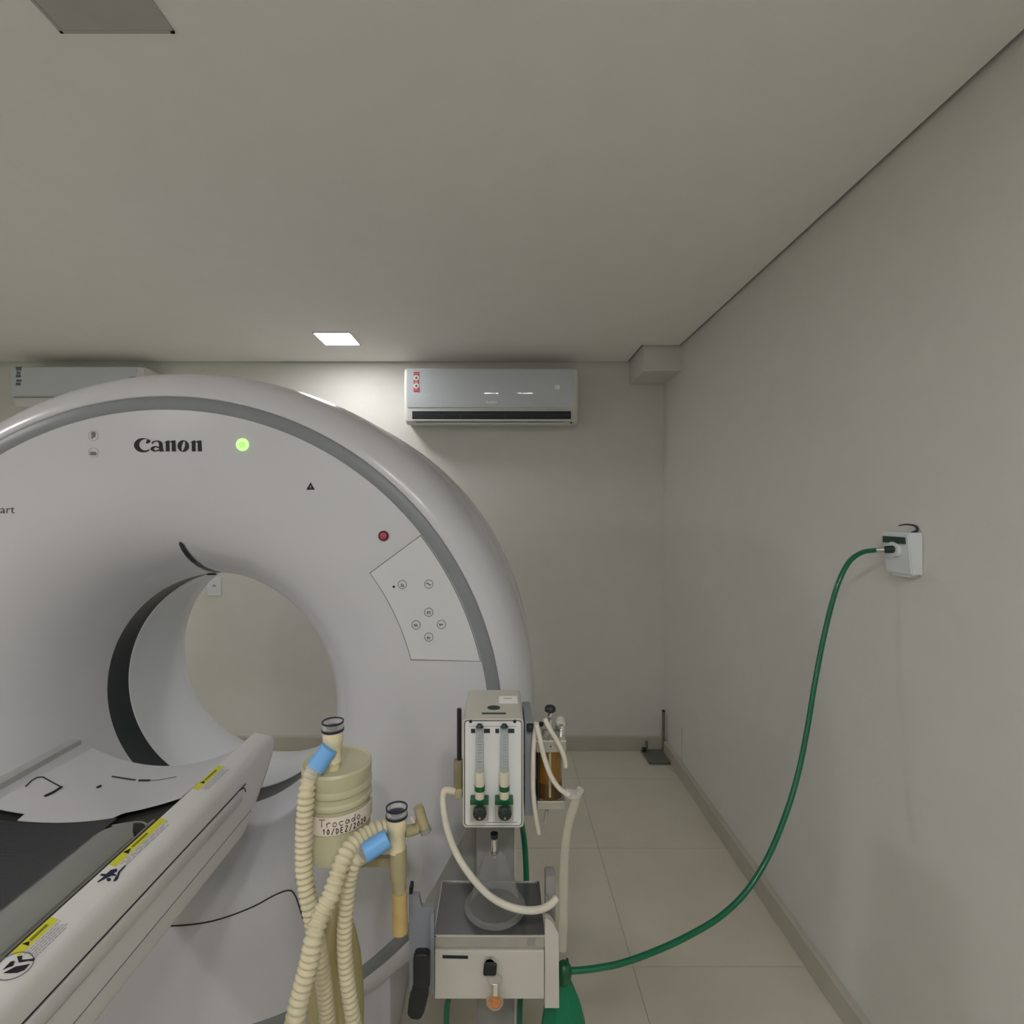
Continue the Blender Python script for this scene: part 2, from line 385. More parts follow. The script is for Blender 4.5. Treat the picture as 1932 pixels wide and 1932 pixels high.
gl = [[(-.35, -.5, .4, -.2), (-.3, -.1, .0, .25), (.1, -.15, .35, .1)], [(-.6, 0, 0, .3), (-.1, -.3, .5, 0)], [(-.4, -.45, -.1, .2), (-.1, .0, .4, .2), (.1, -.4, .4, -.1)],
      [(-.45, -.3, -.15, .2), (-.15, -.3, .4, -.05), (0, .0, .25, .2)], [(-.5, -.35, -.2, .2), (-.2, -.2, .3, .1), (.2, -.05, .5, .1)], [(-.4, -.5, -.1, .1), (-.1, -.25, .4, 0), (.1, -.5, .3, -.3)]]
for k, (px, py) in enumerate([(759, 1103), (809, 1102), (809, 1155), (785, 1179), (833, 1178), (809, 1202)]):
    gbutton(px, py, .0128, gl[k], g, y=1.4479)
link('pin_hole', disc(P(743, 1107, 1.448), .0036, (0, -1, 0), .0005), M['ink'], g)
# warning triangle, round icons, stop button, green light
tr = [P(586, 910, 1.4498), P(594, 924, 1.4498), P(578, 924, 1.4498)]
link('warning_triangle', prism(BM(), tr, (0, -.0008, 0)), M['ink'], g)
link('triangle_mark', icon(P(586, 918, 1.449), .01, [(-.1, -.35, .12, .3), (-.1, -.52, .12, -.42)], 1.449), M['paleink'], g)
for k, (px, py) in enumerate([(176, 822), (176, 854)]):
    c = P(px, py, 1.4495); o = link('round_icon', ringmesh(c, .0145, .0133, th=.0004), M['paleink'], g)
    gi = [[(-.35, .0, .4, .75), (-.1, -.3, .35, .0), (-.35, -.6, -.1, -.1)], [(-.65, -.35, .65, -.1), (-.6, -.05, .55, .15), (-.5, -.5, .5, -.4)]][k]
    link('icon', icon(c, .0145, gi, 1.4495), M['greyink'], o)
c = P(724, 1011, 1.4499); sb = link('stop_button', lathe([(.0145, 0), (.0145, .004), (.0125, .006), (.0125, 0.005)], c, 32, (0, -1, 0)), M['red'], g, smooth=True)
link('button_cap', lathe([(.0098, .004), (.0098, .0065), (.008, .0075), (0, .008)], c, 24, (0, -1, 0)), M['red2'], sb, smooth=True)
c = P(458, 839, 1.4499); gb = link('status_light', lathe([(.0178, 0), (.0178, .003), (.016, .004), (.0075, .004)], c, 36, (0, -1, 0)), M['green_led'], g, smooth=True)
link('light_ring', ringmesh(c+Vector((0, -.0041, 0)), .0072, .0045, th=.0006), M['green_led2'], gb)
link('light_centre', disc(c+Vector((0, -.004, 0)), .0038, (0, -1, 0), .0006), M['green_led'], gb)
link('start_lettering', text_bm('Start', .032, facing(4.5, 962, 1.4494) @ Matrix.Scale(1.12, 4, (1, 0, 0))), M['startink'], g)
# maker's lettering, traced as outlines (u right, v down) in photo pixels
def glyphs():
    S = 4.83; f = lambda x, y: (100+x/S, 780+y/S); out = []
    def loop(l): out.append([f(*p) for p in l])
    # C
    n = 26; o_ = [(822+82*math.cos(a), 290-65*math.sin(a)) for a in [math.radians(48+(315-48)*k/n) for k in range(n+1)]]
    i_ = [(842+56*math.cos(a), 286-52*math.sin(a)) for a in [math.radians(308-(308-72)*k/n) for k in range(n+1)]]
    loop(o_+i_+[(858, 246), (846, 270), (862, 276), (886, 262), (886, 240)])
    # a
    loop([(898, 268), (915, 254), (940, 247), (968, 248), (988, 258), (998, 274), (1002, 320), (1012, 346), (975, 348), (968, 335), (966, 268), (950, 256), (930, 258), (914, 268), (905, 278)])
    o_ = [(932+42*math.cos(a), 323-25*math.sin(a)) for a in [math.radians(20+(340-20)*k/18) for k in range(19)]]
    i_ = [(938+18*math.cos(a), 323-15*math.sin(a)) for a in [math.radians(330-(330-30)*k/14) for k in range(15)]]
    loop(o_+i_)
    # n
    def n_(x):
        loop([(x-16, 268), (x+8, 250), (x+32, 246), (x+34, 346), (x, 346), (x, 266)])
        loop([(x+34, 262), (x+52, 249), (x+86, 246), (x+92, 346), (x+56, 346), (x+54, 268), (x+44, 266)])
    n_(1029)
    # o as two half crescents
    for sgn in (1, -1):
        o_ = [(1188+52*math.cos(a)*1, 297-53*math.sin(a)) for a in [math.radians((95 if sgn > 0 else -85)+180*k/16) for k in range(17)]]
        i_ = []
        for k in range(17):
            a = math.radians((275 if sgn > 0 else 95)-180*k/16); x, y = 15*math.cos(a), 46*math.sin(a)
            t = math.radians(-12); i_.append((1188+x*math.cos(t)-y*math.sin(t), 297-(x*math.sin(t)+y*math.cos(t))*-1 if False else 297-(-x*math.sin(-t)+y*math.cos(t))))
        loop(o_+i_)
    n_(1266)
    return out
bm = BM()
for l in glyphs():
    pts = [P(x, y, 1.4496) for x, y in l]; vsn = [bm.verts.new(p) for p in pts]
    f = bm.faces.new(vsn)
    ex = bmesh.ops.extrude_face_region(bm, geom=[f]); bmesh.ops.translate(bm, vec=(0, -.0012, 0), verts=[v for v in ex['geom'] if isinstance(v, bmesh.types.BMVert)])
bmesh.ops.triangulate(bm, faces=[f for f in bm.faces if len(f.verts) > 4])
link('brand_lettering', bm, M['ink'], g)
# lower cover seam
sp = [FP(x, y, .001) for x, y in catmull([(x, y, 0) for x, y in [(250, 1744), (325, 1747), (400, 1738), (470, 1714), (520, 1688), (545, 1680), (556, 1688), (565, 1712), (578, 1752), (600, 1800)]], 6) and [(v.x, v.y) for v in catmull([(x, y, 0) for x, y in [(250, 1744), (325, 1747), (400, 1738), (470, 1714), (520, 1688), (545, 1680), (556, 1688), (565, 1712), (578, 1752), (600, 1800)]], 6)]]
link('cover_seam', sweep(BM(), sp, .0019, 6), M['dark'], g)
a0, a1 = math.radians(36), math.radians(49)
link('shell_slot', ring([(1.0632, 1.755), (1.0625, 1.777)], 12, math.radians(38), math.radians(44)), M['dark'], g)

# ------------------------------------------------------------------ couch
YN = -1.3
c_ = thing('patient_couch', 'long white patient couch with side rail and warning stickers running into the scanner', 'couch', (-.98, 0.1, 0))
def rail(sec, yend, y0=YN):
    bm = BM(); a = [bm.verts.new((x, y0, CAMZ-d)) for x, d in sec]; b = [bm.verts.new((x, yend(x, d), CAMZ-d)) for x, d in sec]; n = len(sec)
    for i in range(n): bm.faces.new((a[i], b[i], b[(i+1) % n], a[(i+1) % n]))
    bm.faces.new(a); bm.faces.new(b[::-1]); return bm
def yend(x, d):
    return 1.545-0.9*max(0, d-.70)*sm(.68, .80, d)-.6*max(0, d-.80)-0.012*sm(.69, .667, d)
sec = [(-.7405, .700), (-.7405, .671), (-.738, .668), (-.733, .6675), (-.698, .678), (-.690, .682), (-.685, .689), (-.683, .70), (-.683, .733)]
sec2 = [(-.683, .8), (-.683, .82), (-.683, .858), (-.686, .866), (-.694, .87), (-.7405, .87)]
bm = BM(); allsec = sec+[(-.683, .76), (-.683, .79)]+sec2
nn = 8
rl = link('side_rail', rail(allsec, yend), M['couch'], c_, smooth=True, angle=50)
def line_on_rail(d, ya, yb, r=.0016, x=-.683):
    return sweep(BM(), [Vector((x, ya, CAMZ-d)), Vector((x, yb, CAMZ-d))], r, 6)
link('slide_groove', sweep(BM(), catmull([Vector((-.6828, YN+.02, CAMZ-.734)), Vector((-.6828, .5, CAMZ-.734)), Vector((-.6828, 1.30, CAMZ-.734)), Vector((-.6828, 1.345, CAMZ-.736)), Vector((-.6828, 1.365, CAMZ-.742)), Vector((-.6828, 1.372, CAMZ-.755))], 6), .0016, 6), M['black'], c_)
link('lower_groove', line_on_rail(.822, YN+.02, 1.40, .0011), M['greyink'], c_)
link('slide_strip', B(-.684, -.6795, YN+.02, 1.35, CAMZ-.768, CAMZ-.7375, bev=.0015), M['couch'], c_, smooth=True)
link('short_groove', line_on_rail(.7695, YN+.02, .86, .0012, -.6825), M['greyink'], c_)
# rail top plane and what is printed on it
def rp(y, v, off=.0006):
    x = -.7355+v*(.0395); d = .6672+v*(.0113); return Vector((x+off*.27, y, CAMZ-d+off*.96))
def rpx(px, py):
    k = (CX-px)/(py-CY); lo, hi = -.5, 1.6
    for _ in range(30):
        m_ = (lo+hi)/2; q = rp(0, m_); kk = -q.x/(CAMZ-q.z)
        if kk > k: lo = m_
        else: hi = m_
    q = rp(0, lo); return rp(F*(CAMZ-q.z)/(py-CY), lo), lo
def railpoly(bm, l, up=.0006):
    pts = [rpx(x, y)[0] for x, y in l]; return prism(bm, pts, Vector((.27, 0, .96))*up)
def strip(ya, yb, va, vb, up=.0005, off=.0003):
    return prism(BM(), [rp(ya, va, off), rp(yb, va, off), rp(yb, vb, off), rp(ya, vb, off)], Vector((.27, 0, .96))*up)
for k, (ya, yb) in enumerate([(1.225, 1.337), (.962, 1.108), (.770, .838)]):
    st = link('warning_sticker', strip(ya, yb, -.02, .32), M['yellow'], c_)
    L = yb-ya
    link('sticker_word', strip(ya+L*.36, ya+L*.80 if k != 1 else ya+L*.66, .09, .2, .0004, .0008), M['olive'], st)
    tp = [rp(ya+L*.24, .02, .0008), rp(ya+L*.24, .28, .0008), rp(ya+L*.34, .15, .0008)]
    link('sticker_triangle', prism(BM(), tp, Vector((.27, 0, .96))*.0005), M['ink'], st)
    bm = BM(); nl = [4, 3, 5][k]
    for i in range(nl):
        v = .40+i*.10; y = ya+L*(.05+.05*(i % 2)); yend_ = ya+L*(.98-.06*((i*2) % 3))
        while y < yend_:
            wd = L*random.uniform(.04, .12)
            prism(bm, [rp(y, v), rp(min(y+wd, yend_), v), rp(min(y+wd, yend_), v+.045), rp(y, v+.045)], Vector((.27, 0, .96))*.0004); y += wd+L*.025
    link('sticker_text', bm, M['paleink'], st)
f5 = lambda l: [(170+x/11.365, 1520+y/11.365) for x, y in l]
bm = BM()
railpoly(bm, f5([(150, 1635), (300, 1520), (210, 1495), (240, 1465), (340, 1470), (440, 1385), (570, 1350), (580, 1410), (500, 1450), (570, 1500), (440, 1510), (180, 1645)]))
railpoly(bm, f5([(400+48*math.cos(a), 1588+36*math.sin(a)) for a in [2*PI*k/12 for k in range(12)]]))
railpoly(bm, f5([(600, 1420), (740, 1280), (762, 1298), (645, 1430), (605, 1560), (565, 1612), (490, 1630), (535, 1540), (580, 1490)]))
link('pinch_hazard_icon', bm, M['navy'], c_)
f4 = lambda l: [(x/12.075, 1700+y/12.075) for x, y in l]
bm = BM()
railpoly(bm, f4([(385, 1268), (512, 1250), (490, 1345), (700, 1325), (805, 1300), (770, 1372), (640, 1365), (430, 1405)]))
railpoly(bm, f4([(60, 1570), (240, 1385), (330, 1370), (300, 1475), (180, 1515)]))
railpoly(bm, f4([(80, 1640), (350, 1500), (680, 1440), (560, 1570), (400, 1635), (200, 1645)]))
link('round_hazard_icon', bm, M['ink'], c_)
bm = BM(); cn = rp(.7545, .47); n_ax = Vector((.27, 0, .96))
link('round_hazard_ring', lathe([(.0228, 0), (.0228, .0005), (.0214, .0005), (.0214, 0), (.0228, 0)], cn, 40, n_ax, close=True), M['greyink'], c_)
# left rail
link('left_rail', B(-1.262, -1.226, YN, 1.50, CAMZ-.86, CAMZ-.671, bev=.004), M['railgrey'], c_, smooth=True)
# couch body and pedestal
link('couch_body', B(-1.245, -.715, YN, 1.30, CAMZ-.86, CAMZ-.775, bev=.005), M['couch'], c_)
link('pedestal', B(-1.18, -.78, -.75, .55, .06, CAMZ-.855, bev=.02), M['couch'], c_, smooth=True)
link('foot_plate', B(-1.26, -.70, -.95, .62, 0.001, .07, bev=.01), M['couch'], c_, smooth=True)
# concave cradle (white front part)
def dz(x, y):
    near = .714-.62*(x+1.02)**2; far = .752-1.15*(x+.985)**2
    t = (y-1.17)/.33; return near+(far-near)*max(0, min(1.1, t))
def trough(x0, x1, y0, y1, th, nx=24, ny=8, dd=0.0, fy=None):
    bm = BM(); top = []; bot = []
    for j in range(ny+1):
        rt, rb = [], []
        for i in range(nx+1):
            x = x0+(x1-x0)*i/nx; ya = y0 if fy is None else fy(x); y = ya+(y1-ya)*j/ny; d = dz(x, y)+dd
            rt.append(bm.verts.new((x, y, CAMZ-d))); rb.append(bm.verts.new((x, y, CAMZ-d-th)))
        top.append(rt); bot.append(rb)
    for j in range(ny):
        for i in range(nx):
            bm.faces.new((top[j][i], top[j][i+1], top[j+1][i+1], top[j+1][i])); bm.faces.new((bot[j][i], bot[j+1][i], bot[j+1][i+1], bot[j][i+1]))
    for i in range(nx):
        for j in (0, ny): bm.faces.new((top[j][i], top[j][i+1], bot[j][i+1], bot[j][i]))
    for j in range(ny):
        for i in (0, nx): bm.faces.new((top[j][i], top[j+1][i], bot[j+1][i], bot[j][i]))
    return bm
def near_edge(x):
    if x < -1.108: return 1.20
    if x > -.887: return 1.172+.020*sm(-.887, -.876, x)
    return 1.172
link('cradle', trough(-1.226, -.742, 1.17, 1.505, .0025, 60, 10, fy=near_edge), M['traywhite'], c_, smooth=True)
# details printed or cut in the cradle
def cr(px, py, off=.001):
    Y = 1.3
    for _ in range(25):
        p = P(px, py, Y); Y = F*(dz(p.x, Y)-off)/(py-CY)
    return P(px, py, Y)
fz = lambda l: [(x/5.682, 1380+y/5.682) for x, y in l]
def crline(l, r): return sweep(BM(), [cr(x, y) for x, y in fz(l)], r, 6)
lc = link('catch_cover', crline([(275, 590), (340, 525), (400, 492), (460, 488), (560, 545), (655, 595)], .0016), M['black'], c_)
link('catch_edge', crline([(660, 595), (575, 650), (480, 695)], .0032), M['black'], lc)
link('cradle_slot', crline([(1200, 484), (1300, 500), (1450, 522)], .0022), M['black'], c_)
link('cradle_slot', crline([(1490, 528), (1605, 528)], .0034), M['black'], c_)
link('cradle_slot', crline([(1610, 526), (1700, 520), (1800, 503), (1890, 484)], .0011), M['greyink'], c_)
link('cradle_slot', crline([(1040, 604), (1080, 585)], .0032), M['black'], c_)
# ribbed mat and vinyl edge
link('couch_core', trough(-1.225, -.75, YN, 1.235, .05, 24, 2, dd=.016), M['dark'], c_)
mt = link('ribbed_mat', trough(-1.19, -.872, YN, 1.166, .006, 24, 20, dd=.001), M['weave'], c_, smooth=True)
sec3 = [(-.874, .7045), (-.872, .6985), (-.86, .6935), (-.835, .6875), (-.80, .682), (-.776, .680), (-.768, .683), (-.766, .69), (-.766, .712), (-.874, .72)]
link('vinyl_edge', rail(sec3, lambda x, d: 1.118-.045*sm(-.805, -.766, x)-.02*sm(-.85, -.874, x)), M['vinyl'], c_, smooth=True, angle=50)
link('edge_piping', sweep(BM(), catmull([Vector((-.7655, YN, CAMZ-.688)), Vector((-.7655, .6, CAMZ-.688)), Vector((-.7655, 1.09, CAMZ-.687)), Vector((-.772, 1.115, CAMZ-.686)), Vector((-.80, 1.13, CAMZ-.689)), Vector((-.86, 1.135, CAMZ-.70))], 6), .0022, 8), M['vinyl'], c_, smooth=True)

# ------------------------------------------------------------------ air conditioners
def ac(x0, x1, z0, z1, yf, label, vent):
    t = thing('air_conditioner', label, 'air conditioner', ((x0+x1)/2, YF, z0), 'white split air conditioners high on the back wall')
    H = z1-z0; n = 10; prof = []   # (y, z) profile of the shell, wall side last
    zp = z1-.26*H; cur = lambda z: yf-.006+.49*(z-zp)**2
    for y, z in [(YF-.001, z1-.012), (YF-.03, z1), (yf+.04, z1), (yf+.014, z1-.006)]+[(cur(z1-f*H)+.003, z1-f*H) for f in (.05, .2, .35, .5, .65, .74)]: prof.append((y, z))
    low = [(yf+.022, z0+.12*H), (yf+.032, z0+.04*H), (yf+.05, z0+.004), (yf+.09, z0-.004), (YF-.02, z0+.01), (YF-.001, z0+.03)]
    pr = prof+low
    def shell(a, b, pr, inset):
        bm = BM(); rows = []
        cy, cz = yf+.1, (z0+z1)/2
        for x, s in [(a, inset), (a+.005, inset*.5), (a+.014, inset*.15), (a+.026, 0), (b-.026, 0), (b-.014, inset*.15), (b-.005, inset*.5), (b, inset)]:
            rows.append([bm.verts.new((x, y+(YF-y)*s*.45, cz+(z-cz)*(1-s*.35))) for y, z in pr])
        for p, q in zip(rows, rows[1:]):
            for i in range(len(pr)-1): bm.faces.new((p[i], p[i+1], q[i+1], q[i]))
            bm.faces.new((p[-1], p[0], q[0], q[-1]))
        bm.faces.new(rows[0]); bm.faces.new(rows[-1][::-1]); return bm
    link('housing', shell(x0, x1, pr, .18), M['acbody'], t, smooth=True, angle=30)
    # glossy front panel
    fp = BM(); pts = [(cur(z1-f*H)-.0015, z1-f*H) for f in [.055+.67*k/14 for k in range(15)]]
    rows = [[fp.verts.new((x, y, z)) for y, z in pts] for x in (x0+.02, x1-.035)]
    for i in range(len(pts)-1): fp.faces.new((rows[0][i], rows[0][i+1], rows[1][i+1], rows[1][i]))
    link('front_panel', fp, M['acwhite'], t, smooth=True)
    if vent:
        vx0, vx1 = PX(778, yf), PX(1077, yf); za, zb = PZ(776, yf), PZ(791, yf)
        v = link('air_outlet', B(vx0, vx1, yf-.0045, yf+.05, zb, za), M['acdark'], t)
        link('slat', B(vx0+.015, vx1-.015, yf-.006, yf-.0045, (za+zb)/2+.003, (za+zb)/2+.006), M['acslat'], v)
        for px in (835, 868, 910, 952, 1003, 1035):
            big = px in (868, 952)
            link('fin', B(PX(px, yf), PX(px, yf)+(.005 if big else .002), yf-.0055, yf-.0045, zb+.004, (za+zb)/2+.002), M['acslat'], v)
        link('outlet_lip', B(x0+.05, x1-.05, yf-.004, yf+.03, zb-.011, zb, bev=.003), M['acbody'], t)
        link('lower_flap', B(x0+.07, x1-.10, yf+.03, yf+.09, z0-.006, z0+.004), M['acbody'], t)
        link('screw_cap', disc((x1-.05, yf+.012, zb-.022), .006, (0, -1, 0), .002), M['black'], t)
    return t
yf = 3.43
a1_ = ac(PX(762, yf), PX(1092, yf), PZ(797, yf), PZ(692, yf), yf, 'white wall air conditioner with open black outlet and red sticker, above the scanner', True)
yy = yf-.0085
link('red_sticker', B(PX(780.5, yy), PX(790.5, yy), yy, yy+.0015, PZ(739, yy), PZ(702, yy)), M['redprint'], a1_)
for py in (713, 728):
    o = link('sticker_disc', disc(P(785.5, py, yy), .0185, (0, -1, 0), .001), M['whiteprint'], a1_)
    link('disc_mark', disc(P(785.5, py, yy-.001), .009, (0, -1, 0), .0006), M['greyink'], o)
for py in (705, 708, 720.5, 735): link('sticker_line', B(PX(781.5, yy), PX(789.5, yy), yy-.001, yy, PZ(py+.6, yy), PZ(py, yy)), M['whiteprint'], a1_)
H_ = PZ(692, yf)-PZ(797, yf); zp_ = PZ(692, yf)-.26*H_
surf = lambda z: yf-.0075+.49*(z-zp_)**2-.0012
ys = surf(PZ(758.5, yf))
for i, (a, b, c, d) in enumerate([(917.2, 920.6, 755.8, 760.8), (920.9, 923.6, 758.2, 761), (924.2, 927, 757, 761), (927.6, 931, 756.6, 760.8), (931.6, 934.2, 757.2, 760.8), (934.8, 937.6, 757, 760.8)]):
    link('worn_letter', B(PX(a, ys), PX(b, ys), ys, ys+.0015, PZ(d, ys), PZ(c, ys)), M['whiteprint'], a1_)
ys = surf(PZ(731, yf))
link('temperature_digits', text_bm('20', .036, facing(1051, 731, ys)), M['display'], a1_)
a2_ = ac(-3.288, -2.40, PZ(768, yf), PZ(689, yf), yf, 'white wall air conditioner half hidden behind the top left of the scanner', False)
link('flap_line', B(-3.26, -2.45, yy+.004, yy+.012, PZ(750, yf), PZ(749, yf)), M['greyink'], a2_)
bm = BM()
for i, (a, b) in enumerate([(692, 699), (701, 706), (707, 712), (716, 720), (722, 727)]): box(bm, PX(30+i % 2, yy), PX(40-(i*2) % 3, yy), yy-.0008, yy+.004, PZ(b, yy), PZ(a, yy))
link('side_print', bm, M['greyink'], a2_)
bm = BM(); box(bm, PX(283, yy), PX(294, yy), yy+.02, yy+.03, PZ(727, yy), PZ(711, yy))
link('energy_label', B(PX(246, yy), PX(256, yy), yy-.001, yy+.002, PZ(727, yy), PZ(711, yy)), M['greyink'], a2_); bm.free()
link('drain_elbow', B(PX(66, yf), PX(92, yf), yf+.03, yf+.14, PZ(776, yf), PZ(764, yf), bev=.01), M['standmetal'], a2_)

# ------------------------------------------------------------------ wall fittings
t = thing('power_outlet', 'small white power outlet on the back wall seen through the bore', 'outlet', (-2.03, YF, 1.1))
yo = 3.632
pl = link('cover_plate', B(PX(391, yo), PX(417, yo), yo-.001, YF, PZ(1124, yo), PZ(1089, yo), bev=.003), M['outlet'], t)
link('socket', disc(P(404, 1107, yo-.002), .013, (0, -1, 0), .001), M['greyink'], t)
link('socket_face', disc(P(404, 1109, yo-.003), .012, (0, -1, 0), .001), M['outlet'], t)

t = thing('gas_outlet', 'white wedge shaped medical gas outlet on the right wall with black plug', 'gas outlet', (XR, 1.45, 1.52))
ya, yb, zt, zb = 1.404, 1.500, 1.637, 1.520
def yz(x, y, z): return Vector((x, y, z))
bm = BM()
A = [(XR, ya, zt), (XR-.043, ya, zt), (XR-.031, ya, zb), (XR, ya, zb)]; Bq = [(XR, yb, zt), (XR-.043, yb, zt), (XR-.031, yb, zb), (XR, yb, zb)]
va = [bm.verts.new(p) for p in A]; vb = [bm.verts.new(p) for p in Bq]
for i in range(4): bm.faces.new((va[i], va[(i+1) % 4], vb[(i+1) % 4], vb[i]))
bm.faces.new(va); bm.faces.new(vb)
bmesh.ops.bevel(bm, geom=list(bm.edges), offset=.003, segments=2, affect='EDGES')
link('outlet_body', bm, M['outlet'], t, smooth=True)
link('name_slot', B(XR-.0445, XR-.040, ya+.010, yb-.006, zt-.031, zt-.013), M['oval'], t)
link('valve_collar', Cy((XR-.036, 1.455, 1.588), (XR-.047, 1.455, 1.588), .023, .021), M['outlet'], t, smooth=True)
link('bottom_cap', B(XR-.024, XR, ya+.015, yb-.014, zb-.009, zb+.002, bev=.003), M['outlet'], t)
link('hanging_hook', sweep(BM(), catmull([Vector((XR-.012, 1.43, zt-.002)), Vector((XR-.004, 1.42, zt+.006)), Vector((XR-.006, 1.424, zt+.018)), Vector((XR-.018, 1.44, zt+.022)), Vector((XR-.028, 1.455, zt+.018))], 6), lambda i, n: .0035*(1-.7*i/n)+.0006, 8), M['navy'], t, smooth=True)

# green hose from outlet to machine
hp = [(1652, 1038, 1.475), (1625, 1043, 1.47), (1600, 1063, 1.46), (1578, 1110, 1.45), (1557, 1190, 1.44), (1539, 1280, 1.42), (1524, 1370, 1.40), (1507, 1455, 1.38), (1483, 1535, 1.35), (1450, 1615, 1.33), (1408, 1682, 1.30), (1358, 1730, 1.27), (1300, 1765, 1.24), (1238, 1794, 1.21), (1170, 1818, 1.18), (1110, 1829, 1.165), (1072, 1832, 1.16)]
pts = [P(*q) for q in hp]
gh = thing('gas_hose', 'long green gas hose drooping from the wall outlet to the machine', 'hose', tuple(pts[-1]))
link('hose_tube', tube(pts, .0068, 14), M['ghose'], gh, smooth=True)
p0 = pts[0]; d0 = (Vector((XR-.047, 1.455, 1.588))-p0).normalized()
link('ferrule', Cy(p0-d0*.004, p0+d0*.022, .0072, .0075), M['steelbox'], gh, smooth=True)
link('plug', sweep(BM(), [p0+d0*.02, p0+d0*.024, p0+d0*.05, Vector((XR-.048, 1.455, 1.588))], lambda i, n: [.009, .0105, .011, .009][i], 20), M['knob'], gh, smooth=True)
c = P(1064, 1833, 1.16)
link('end_fitting', lathe([(.004, -.026), (.011, -.024), (.016, -.014), (.018, 0), (.016, .012), (.009, .020), (.004, .022)], c, 20), M['dgreen'], gh, smooth=True)
link('fitting_lever', sweep(BM(), [c+Vector((.004, -.005, .016)), c+Vector((.008, -.006, .028)), c+Vector((.006, -.006, .034))], .003, 8), M['dgreen'], gh, smooth=True)

# stand in the corner
t = thing('floor_stand', 'small grey metal stand with square base and thin rod in the room corner', 'stand', (1.07, 3.52, 0))
link('base_plate', prism(BM(), [Vector((.985, 3.59, .012)), Vector((1.142, 3.59, .012)), Vector((1.140, 3.41, .012)), Vector((.992, 3.41, .012))], (0, 0, .008)), M['standmetal'], t)
for x, y in ((1.0, 3.57), (1.13, 3.57), (1.0, 3.43), (1.13, 3.43)): link('foot', Cy((x, y, .0005), (x, y, .013), .006, seg=10), M['black'], t)
link('rod', Cy((1.135, 3.56, .018), (1.135, 3.56, .30), .0095), M['standmetal'], t, smooth=True)
link('rod_cap', lathe([(.0105, 0), (.0115, .004), (.009, .010), (0, .012)], (1.135, 3.56, .298), 16), M['black'], t, smooth=True)
link('clamp_post', Cy((1.022, 3.575, .018), (1.022, 3.575, .085), .008), M['standmetal'], t, smooth=True)
link('clamp_knob', lathe([(.012, -.012), (.016, -.006), (.016, .006), (.012, .012)], (.998, 3.56, .034), 16, (1, 0, 0)), M['black'], t, smooth=True)
wr = link('wall_wire', tube([(1.10, 3.40, .004), (1.125, 3.33, .004), (1.140, 3.27, .006), (1.143, 3.26, .05), (1.156, 3.265, .10), (1.1575, 3.268, .2), (1.1575, 3.268, .31)], .0016, 6), M['railgrey'], smooth=True, origin=(1.14, 3.27, 0))
tag(wr, 'thin pale wire running up the right wall beside the corner stand', 'wire')

# ------------------------------------------------------------------ anaesthesia machine
YM = 1.12
m_ = thing('anesthesia_machine', 'cream anesthesia machine with flow meter box, steel tray and drawer on a column', 'machine', (0, 1.22, 0))
x0, x1, z0, z1 = PX(873, YM), PX(988, YM), PZ(1562, YM), PZ(1356, YM)
bm = B(x0, x1, YM, 1.30, z0, z1)
es = [e for e in bm.edges if abs((e.verts[0].co-e.verts[1].co).z) < 1e-5 and abs((e.verts[0].co-e.verts[1].co).x) < 1e-5]
bmesh.ops.bevel(bm, geom=es, offset=.009, segments=4, affect='EDGES', profile=.5)
es = [e for e in bm.edges if len(e.link_faces) == 2 and e.calc_face_angle(0) > .9]
bmesh.ops.bevel(bm, geom=es, offset=.0015, segments=2, affect='EDGES')
fb = link('flowmeter_box', bm, M['machine'], m_, smooth=True)
def rrect(x0, x1, z0, z1, r, y, n=5):
    out = []
    for cx, cz, a in ((x1-r, z1-r, 0), (x0+r, z1-r, 90), (x0+r, z0+r, 180), (x1-r, z0+r, 270)):
        for k in range(n+1):
            t_ = math.radians(a+90*k/n); out.append(Vector((cx+r*math.cos(t_), y, cz+r*math.sin(t_))))
    return out
FX0, FX1, FZ0, FZ1 = PX(876, YM), PX(985, YM), PZ(1557, YM), PZ(1359, YM)
link('face_gasket', prism(BM(), rrect(FX0, FX1, FZ0, FZ1, .007, YM), (0, -.0012, 0)), M['black'], m_)
link('face_plate', prism(BM(), rrect(FX0+.0018, FX1-.0018, FZ0+.0018, FZ1-.0012, .006, YM-.001), (0, -.0015, 0)), M['machineface'], m_)
yv = YM-.0026
for px in (888, 971): link('cover_screw', disc(P(px, 1361, yv), .0036, (0, -1, 0), .0012, 12), M['ink'], m_)
for (a, b, c, d) in ((888.5, 896.5, 1375, 1383), (913, 924.5, 1375, 1383), (934.5, 941.5, 1375, 1383), (958.5, 970.5, 1375, 1383)):
    bm = BM(); box(bm, PX(a, yv), PX(b, yv), yv-.0006, yv, PZ(d, yv), PZ(c, yv)); link('scale_tab', bm, M['navy'], m_)
link('printed_line', B(PX(885, yv), PX(974, yv), yv-.0004, yv, PZ(1370.6, yv), PZ(1370, yv)), M['greyink'], m_)
link('printed_line', B(PX(920, yv), PX(976, yv), yv-.0004, yv, PZ(1552, yv), PZ(1551, yv)), M['greyink'], m_)
